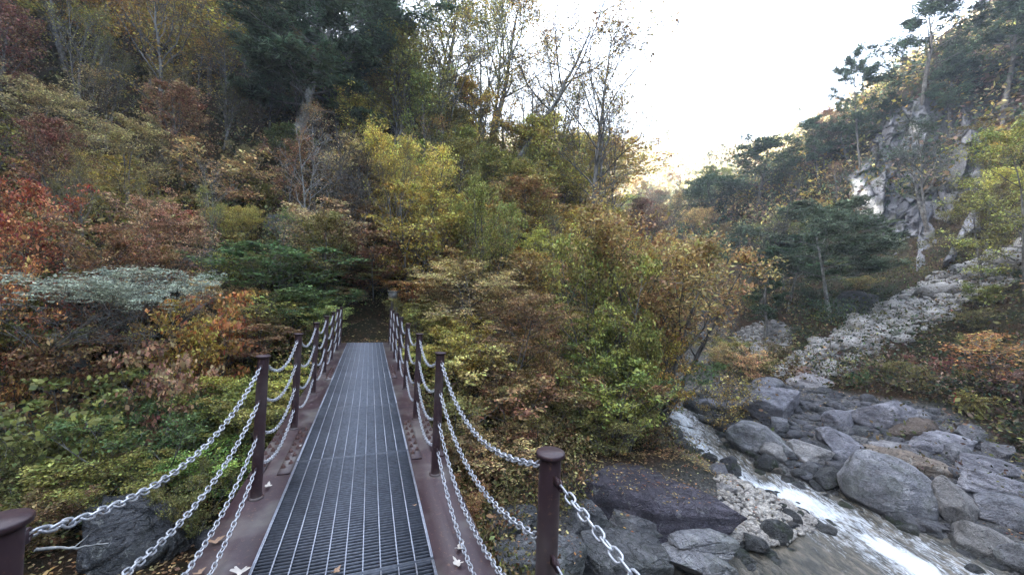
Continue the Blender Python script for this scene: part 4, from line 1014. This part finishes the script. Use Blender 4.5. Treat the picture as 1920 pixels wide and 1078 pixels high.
LM = [(575, 190, "the big conifer's trunk"), (320, 130, "the slender grey tree"), (580, 360, "the slim double stemmed tree"), (790, 270, "the bright yellow bush"), (70, 360, "the vivid red maple"), (120, 510, "the pale grey-green spray"),
      (300, 520, "the smaller grey-green spray"), (490, 690, "the second left post"), (555, 640, "the third left post"), (685, 630, "the far end of the deck"), (825, 700, "the second right post"), (980, 640, "the russet layered tree"), (780, 390, "the golden orange bush"),
      (1010, 220, "the dark leaning bare tree"), (1070, 250, "the slender nearly bare tree"), (1120, 290, "the golden tree lit pale"), (1290, 520, "the large russet fan tree"), (1120, 560, "the leafy yellow-green tree"), (1430, 420, "the pale bare fan tree"), (1545, 420, "the spreading pine"),
      (1420, 300, "the broad dark rounded tree"), (1560, 270, "the low ridge pines"), (1620, 370, "the bright cliff face"), (1700, 450, "the lower cliff"), (1740, 250, "the upper cliff"), (1720, 110, "the tallest ridge pine"), (1860, 300, "the yellow layered tree"), (1800, 540, "the upper scree"), (1560, 660, "the lower scree"),
      (1650, 780, "the broad back boulder"), (1440, 755, "the dark angular boulder"), (250, 1010, "the blue-grey outcrop"), (320, 700, "the large leaved orange bush"), (100, 700, "the dark left outcrop"), (380, 860, "the longest left chain"), (1230, 930, "the purple slab"), (1865, 660, "the orange bush on the right"),
      (60, 0, "the golden tree in the top left corner"), (900, 430, "the tall yellow-green bush"), (1250, 370, "the gap of the valley"), (1420, 640, "the small grey scree"), (1850, 830, "the rocks at the right edge"), (440, 180, "the big conifer's left boughs"), (860, 120, "the tall forked trees")]
usedlab = {}
SZN = {0: 'small', 1: 'medium', 2: 'tall'}
def autolabel(cname, noun, size, u, v, dist):
    ds = sorted(LM, key=lambda a: (a[0] - u) ** 2 + ((a[1] - v) * 1.1) ** 2)
    opts = []
    for a in ds[:4]:
        dx, dy = u - a[0], v - a[1]; s = []
        gap = math.hypot(dx, dy); q = 'just ' if gap < 60 else ('well ' if gap > 130 else '')
        if abs(dx) > 1.6 * abs(dy): s = ('right of' if dx > 0 else 'left of')
        elif abs(dy) > 1.6 * abs(dx): s = ('below' if dy > 0 else 'above')
        else: s = ('lower right of' if dx > 0 else 'lower left of') if dy > 0 else ('upper right of' if dx > 0 else 'upper left of')
        if gap < 28: q, s = '', 'right beside'
        opts.append(f"{q}{s} {a[2]}")
    cn = CN[cname]
    for o_ in opts:
        for lead in (f"{cn} {noun}", f"{SZN[size]} {cn} {noun}", f"{SZN[size]} {'nearer' if dist < 14 else 'farther'} {cn} {noun}"):
            lb = f"{lead} {o_}"
            if len(lb.split()) < 4 or len(lb.split()) > 15: continue
            if lb not in usedlab: usedlab[lb] = 1; return lb
    return None
rs = np.random.RandomState(77)
def far_enough(p, pts, d):
    return all((p[0] - q[0]) ** 2 + (p[1] - q[1]) ** 2 > d * d for q in pts)
placed = []
# pixel stratified picks of ground points -> plants stand where the ground is seen
cand = []
for u in range(-30, 1960, 34):
    for v in range(-10, 1070, 30):
        uu, vv = u + rs.uniform(-22, 22), v + rs.uniform(-20, 20)
        p = hit(uu, vv, 130)
        if p is None: continue
        cand.append((uu, vv, p))
for v in range(-60, 0, 30):
    for u in range(-30, 800, 60):
        p = hit(u + rs.uniform(-25, 25), v, 130)
        if p is not None: cand.append((u, v, p))
rs.shuffle(cand) if False else None
order = rs.permutation(len(cand))
nsh = 0
for ci in order:
    uu, vv, p = cand[ci]
    x, y, z = p; r = math.hypot(x, y)
    s = x * BF[0] + y * BF[1]; t = x * BR[0] + y * BR[1]
    if abs(t) < 1.9 and s < 12.6: continue
    if abs(t - .1) < 1.0 and s < 14.4: continue
    if sdf_poly(np.array([x]), np.array([y]), POLY)[0] < (1.2 if y < 20 else .3): continue
    if sdf_poly(np.array([x]), np.array([y]), BARR)[0] < .3 or sdf_poly(np.array([x]), np.array([y]), PEB)[0] < .5: continue
    if sdf_poly(np.array([x]), np.array([y]), SCREE)[0] < .5 or sdf_poly(np.array([x]), np.array([y]), SCREE2)[0] < .4: continue
    if 880 < uu < 1400 and vv > 850: continue
    if 1575 < uu < 1830 and 200 < vv < 500 and rs.rand() < .95: continue
    if r < 5.5 or (1225 < uu < 1420 and vv > 715) or (-7 < x < -1.2 and y < 7.2): continue
    mind = .062 * r + .2
    if not far_enough(p, placed, mind): continue
    placed.append(p); nsh += 1
    left = uu < 1230
    hpx = rs.uniform(55, 135) * (1.35 if vv < 300 and uu < 700 else 1) * (1.45 if 640 < uu < 1250 and 260 < vv < 560 else 1)
    hgt = float(np.clip(hpx * y / F, 1.1, 9))
    if uu > 1560 and vv > 480: hgt = min(hgt, rs.uniform(.9, 1.6))
    if vv > 780 and uu < 700: hgt = min(hgt, 2.1)
    if 1250 < uu < 1560 and vv > 560: hgt = min(hgt, 1.8)
    if 1440 < uu < 1700 and vv > 620: hgt = min(hgt, .9)
    # keep crowns out of the opening above the bridge end
    if 560 < uu < 860 and vv > 570: hgt = min(hgt, 1.5)
    big = hgt > 3.6
    cname = zone(uu, vv - hpx * .5, rs)
    ev = cname in ('darkgreen', 'blueg') and big
    if big: kind = rs.choice(['pine1', 'pine2', 'tree1']) if ev else rs.choice(['tree1', 'tree2', 'tree3', 'fan1', 'bare2', 'tree2', 'bare1'])
    else: kind = rs.choice(['shrub1', 'shrub2', 'shrub3', 'shrub4', 'shrub5', 'fan2', 'fan1'])
    if hgt < 1.6 and kind in ('fan1', 'fan2'): kind = 'shrub3'
    slim = uu < 760 and vv < 600 and hpx > 75 and rs.rand() < .6
    if slim and not ev:
        kind = rs.choice(['bare1', 'bare2', 'tree3', 'tree2', 'bare2']); hgt = float(np.clip(hgt * rs.uniform(1.3, 2.1), 3.7, 10)); big = True
    v_ = VAR[kind]; wid = hgt * v_['w'] / v_['h'] * (rs.uniform(.95, 1.45) if not slim else rs.uniform(.75, 1.1))
    noun = 'pine' if kind.startswith('pine') else ('sparse tree' if kind in ('bare1', 'bare2') else ('tree' if big else ('twiggy bush' if kind == 'shrub5' else 'bush')))
    cu, cv, _ = pix((x, y, z + hgt * .6))
    if cu < -60: continue
    size = 0 if hpx < 70 else (1 if hpx < 98 else 2)
    lb = autolabel(cname, noun, size, cu, cv, r)
    grp = None
    if lb is None:
        lb = f"{CN[cname]} {noun} lost in the dense thicket"
    grp = ("undergrowth bushes on the " if not big else "trees on the ") + ("left hillside" if left else "right hillside")
    plant(kind, x, y, hgt, wid, C[cname], lb, 'tree' if big else 'shrub', grp, 'tree' if big else 'shrub', z=z - .1, var=.16)
print("thicket plants", nsh)
for k, v in VAR.items():
    if not v['used']:
        bpy.data.objects.remove(v['tr']); bpy.data.objects.remove(v['cr']); print("unused variant", k)

# --- undergrowth, litter and far wood: uncountable masses
def tinted(name, Cn, cols, per, spread, size, rs, flat=.5, **kw):
    V, Q, rnd = leaves(Cn, per, spread, size, rs, flat=flat, **kw)
    tint = np.repeat(np.column_stack([cols, np.ones(len(cols))]), per, 0)
    o = npmesh(name, V, Q, M['leaf_tint'], False, attrs={'rnd': ('FACE', 'FLOAT', rnd), 'tint': ('FACE', 'FLOAT_COLOR', tint)})
    return tag(o, kind='stuff')
def ground_samples(n, r0, r1, rs, a0=-1.25, a1=1.2):
    a = rs.uniform(a0, a1, n); r = r0 * (r1 / r0) ** rs.rand(n); x, y = r * np.sin(a), r * np.cos(a); return x, y, H(x, y)
def mask_open(x, y, pad=.0, litter=False):
    s = x * BF[0] + y * BF[1]; t = x * BR[0] + y * BR[1]
    m = ~((np.abs(t) < 1.3) & (s < 12.4))
    if not litter:
        m &= ~((np.abs(t) < 1.0) & (s < 15.5))
        m &= sdf_poly(x, y, POLY) > .9; m &= sdf_poly(x, y, PEB) > .3
        m &= ~((x > 2.2) & (x < 8) & (y < 12) & (y > 4)); m &= ~((x > -7) & (x < -1.2) & (y < 7.4))
        m &= (sdf_poly(x, y, BARR) > .1) | ((rs.rand(len(x)) < .22) & (sdf_poly(x, y, POLY) > 1.2) & (noise3(x * .8, y * .8, 0, 31) > .15))
    else: m &= sdf_poly(x, y, POLY) > .5
    m &= sdf_poly(x, y, SCREE) > -.5 + .9 * fbm(x, y, 0, 3, 57); m &= sdf_poly(x, y, SCREE2) > .2
    return m
rs = np.random.RandomState(99)
x, y, z = ground_samples(46000, 5.5, 85, rs); m = mask_open(x, y); x, y, z = x[m], y[m], z[m]
cols = []
for a in zip(x, y, z):
    u, v, _ = pix(a); c = np.array(C[zone(u, v, rs)]) * math.exp(rs.normal(-.55, .35)); cols.append(c)  # leaf colours darkened to paint in the shade of gaps between crowns
r = np.hypot(x, y); hgt = .15 + .55 * rs.rand(len(x)) ** 2
near = r < 18
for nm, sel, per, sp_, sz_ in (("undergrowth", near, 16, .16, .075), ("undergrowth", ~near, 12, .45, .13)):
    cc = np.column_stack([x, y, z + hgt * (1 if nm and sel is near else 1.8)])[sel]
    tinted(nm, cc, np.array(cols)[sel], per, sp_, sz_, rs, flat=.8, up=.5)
x, y, z = ground_samples(34000, 4.5, 30, rs); m = mask_open(x, y, litter=True); x, y, z = x[m], y[m], z[m]
cl = np.array([C[k] for k in rs.choice(['rust', 'brown', 'orange', 'tan', 'brown'], len(x))]) * .9
tinted("leaf_litter", np.column_stack([x, y, z + .03]), cl, 2, .12, .07, rs, flat=.08, up=4)
from mathutils.bvhtree import BVHTree
bv, bf_, nn_ = [], [], 0
for o_ in list(COL.objects):
    if o_.type == 'MESH' and (o_.name.startswith('rock_') or o_.name.startswith('boulder')):
        q_ = np.empty(len(o_.data.vertices) * 3, np.float32); o_.data.vertices.foreach_get('co', q_); q_ = q_.reshape(-1, 3) + np.array(o_.location)
        bv += q_.tolist(); bf_ += [[a + nn_ for a in p_.vertices] for p_ in o_.data.polygons]; nn_ += len(q_)
tree_ = BVHTree.FromPolygons(bv, bf_)
lp_ = []
for _ in range(5200):
    a, b = rs.uniform(-1.5, 7.2), rs.uniform(6.2, 15.5)
    if fbm(a * .9, b * .9, 0, 3, 91) < -.12 or sdf_poly(np.array([a]), np.array([b]), POLY)[0] < .15: continue
    h_ = tree_.ray_cast(Vector((a, b, 3)), Vector((0, 0, -1))); g_ = float(H(np.array([a]), np.array([b]))[0])
    if h_[0] is not None and h_[0].z > g_:
        if h_[1].z < .8 or rs.rand() < .55: continue
        lp_.append((a, b, h_[0].z + .015))
    else: lp_.append((a, b, g_ + .03))
lp_ = np.array(lp_); cl = np.array([C[k_] for k_ in rs.choice(['rust', 'brown', 'orange', 'tan', 'amber'], len(lp_))]) * .8
tinted("leaf_litter", lp_, cl, 3, .10, .06, rs, flat=.06, up=5)
# far wood on the distant slopes
x, y, z = ground_samples(12000, 125, 400, rs, -.5, 1.0)
FARC = [(.58, .46, .27), (.55, .47, .33), (.40, .36, .22), (.50, .36, .24), (.24, .26, .17), (.52, .48, .28)]  # paled leaf colours, painting in the haze and glow of the far hill
cl = np.array([FARC[k] for k in rs.randint(0, 6, len(x))])
tinted("far_forest", np.column_stack([x, y, z + rs.uniform(1, 6, len(x))]), cl, 16, 1.7, 1.5, rs, flat=.9, up=.3)
x, y, z = ground_samples(9000, 60, 130, rs, -.6, 1.1)
cl = np.array([C[k] for k in rs.choice(['gold', 'tan', 'olive', 'darkgreen', 'blueg', 'darkgreen', 'mauve'], len(x))])
tinted("far_forest", np.column_stack([x, y, z + rs.uniform(.3, 3.5, len(x))]), cl, 22, .7, .42, rs, flat=.8, up=.3)

# ------------------------------------------------------------------ small things
def driftwood(name, pts, r, mat, label, cat='log', side=()):
    m = MB(); pts = np.array(pts, float); base = pts[0].copy(); q = pts - base
    t = np.linspace(0, 1, 14); k = np.linspace(0, 1, len(q)); c = np.stack([np.interp(t, k, q[:, i]) for i in range(3)], 1)
    c += R0.normal(size=c.shape) * r * .35
    m.tube(c, r * (1 - .6 * t) * (1 + R0.normal(size=14) * .08), 8)
    for (tt, d, L) in side:
        a = at(c, tt); m.tube(branch(R0, a, np.array(d, float), L, 0, .12, 4), r * .4 * np.array([1, .8, .6, .45, .25]), 5)
    o = m.build(name, M[mat], None, True); o.location = base; return tag(o, label, cat)
def g(u, v, up=.05):
    p = hit(u, v); return p + np.array([0, 0, up])
driftwood("driftwood", [g(1505, 705, .3), g(1540, 682, .35), g(1580, 665, .4), g(1625, 655, .2)], .16, 'bark', "long dark fallen trunk lying across the foot of the scree", side=[(.5, (.2, .3, .8), .9)])
driftwood("driftwood", [P(1478, 856, 13.1), P(1510, 863, 13.1), P(1545, 864, 13.1), P(1590, 862, 13.2)], .055, 'bark_pale', "thin grey driftwood branch lying on the stream boulders", 'branch')
driftwood("driftwood", [P(1262, 790, 15.6), P(1285, 802, 15.4), P(1315, 803, 15.5), P(1352, 795, 15.8)], .05, 'bark', "thin dark branch bent over the upper stream", 'branch', side=[(.6, (.1, .1, .5), .5)])
driftwood("twig", [P(62, 1030, 1.9), P(110, 1026, 1.95), P(150, 1026, 2.0), P(205, 1016, 2.1)], .009, 'bark_pale', "pale broken twig caught beside the nearest left post", 'twig', side=[(.55, (.3, .4, .5), .08), (.8, (.2, .6, -.3), .06)])
# end post at the far landing
sp_ = empty("sign_post", P(733, 626, 12.9)); sp_.location.z = float(H(np.array([sp_.location.x]), np.array([sp_.location.y]))[0]) - .05
m = MB(); m.lathe([(.055, -.1), (.055, 1.25)], 12); m.build("pole", M['bark'], sp_, True)
m = MB(); m.box(-.13, .13, -.05, .05, 1.2, 1.42); m.box(-.16, .16, -.08, .08, 1.421, 1.45); m.build("box_head", M['bark'], sp_)
tag(sp_, "dark wooden marker post at the far end of the deck", "post")
# pink survey ribbon on the right bank
def flat_mat(name, c, rough=.7):
    k = NM(name); n1 = k.noise(20, 4, .6); k.pbr(k.ramp(n1, [(.3, tuple(q * .75 for q in c)), (.7, c)]), rough); return k.m
M['ribbon'] = flat_mat('pink_ribbon', (.75, .03, .12)); M['dryleaf'] = flat_mat('dry_leaf', (.55, .5, .44)); M['dryleaf2'] = flat_mat('brown_leaf', (.30, .19, .12))
rb = g(1785, 765, 0.0); root = empty("marker_stake", rb)
m = MB(); m.tube([(0, 0, -.1), (.01, 0, .3), (0, .01, .62)], .012, 6); m.build("stake", M['bark'], root, True)
m = MB(); t = np.linspace(0, 1, 8)
Vr = np.concatenate([np.stack([.02 + .05 * np.sin(t * 5), .03 * np.cos(t * 4), .62 - .5 * t], 1), np.stack([.13 + .05 * np.sin(t * 5 + .4), .03 * np.cos(t * 4 + 1), .60 - .46 * t], 1)])
m.add(Vr, [(i, i + 1, 9 + i, 8 + i) for i in range(7)]); m.build("ribbon", M['ribbon'], root)
tag(root, "pink ribbon on a thin stake at the right bank bushes", "marker")
# fallen leaves on the deck and beams
def dead_leaf(u, v, sz, mat, label, zz=.012, rz=0.0):
    sz *= .78; d = ray(u, v); tt = (zz - CAMH) / d[2]; p = np.array([0, 0, CAMH]) + d * tt
    a = np.linspace(0, 2 * math.pi, 19)[:-1]; rr = .5 + .18 * np.cos(5 * a) + .08 * np.cos(2 * a); rr = rr * sz
    ring = np.stack([rr * np.cos(a), rr * np.sin(a) * .75, .12 * sz * np.sin(a * 2 + 1) + .3 * rr ** 2 / sz], 1)
    V = np.concatenate([[[0, 0, 0]], ring * [.5, .5, .3], ring]); n = 18; i = np.arange(n); j = (i + 1) % n
    T = np.stack([np.zeros(n, int), 1 + i, 1 + j], 1); Qd = np.stack([1 + i, 1 + n + i, 1 + n + j, 1 + j], 1)
    V[:, 2] -= V[:, 2].min()
    o = npmesh("dead_leaf", V, [Qd, T], M[mat], True); o.location = p; o.rotation_euler = (0, 0, rz); return tag(o, label, "leaf")
dead_leaf(450, 1072, .10, 'dryleaf', "curled white dead leaf on the left beam at the bottom edge")
dead_leaf(862, 1027, .075, 'dryleaf', "upper of two white dead leaves on the right beam", rz=1)
dead_leaf(858, 1056, .08, 'dryleaf', "lower of two white dead leaves on the right beam", rz=2.4)
dead_leaf(403, 1015, .09, 'dryleaf2', "brown dead leaf under the lowest left chain", rz=.5)
dead_leaf(503, 912, .08, 'dryleaf', "pale dead leaf at the base of the second left post", rz=2)
dead_leaf(630, 1071, .06, 'dryleaf2', "brown leaf on the grating at the bottom edge", rz=1.2)
dead_leaf(777, 947, .035, 'dryleaf2', "tiny brown leaf on the right edge of the grating", rz=.2)
dead_leaf(562, 836, .04, 'dryleaf', "small pale leaf by the left splice bolts", rz=.9)
dead_leaf(372, 1074, .06, 'dryleaf2', "orange-brown leaf at the outer edge of the left beam", rz=.9)

# ------------------------------------------------------------------ haze
k = NM('haze_air'); k.t.nodes.remove(k.out); k.out = k.n("ShaderNodeOutputMaterial")
pv = k.n("ShaderNodeVolumePrincipled", Density=.0014, Anisotropy=.3); pv.inputs['Color'].default_value = (.92, .95, 1, 1); k.l(pv.outputs[0], k.out.inputs['Volume'])
m = MB(); m.box(-235, 265, -95, 425, GZ.min() - 1, GZ.max() + 30); hz = m.build("haze", k.m); tag(hz, kind='stuff')
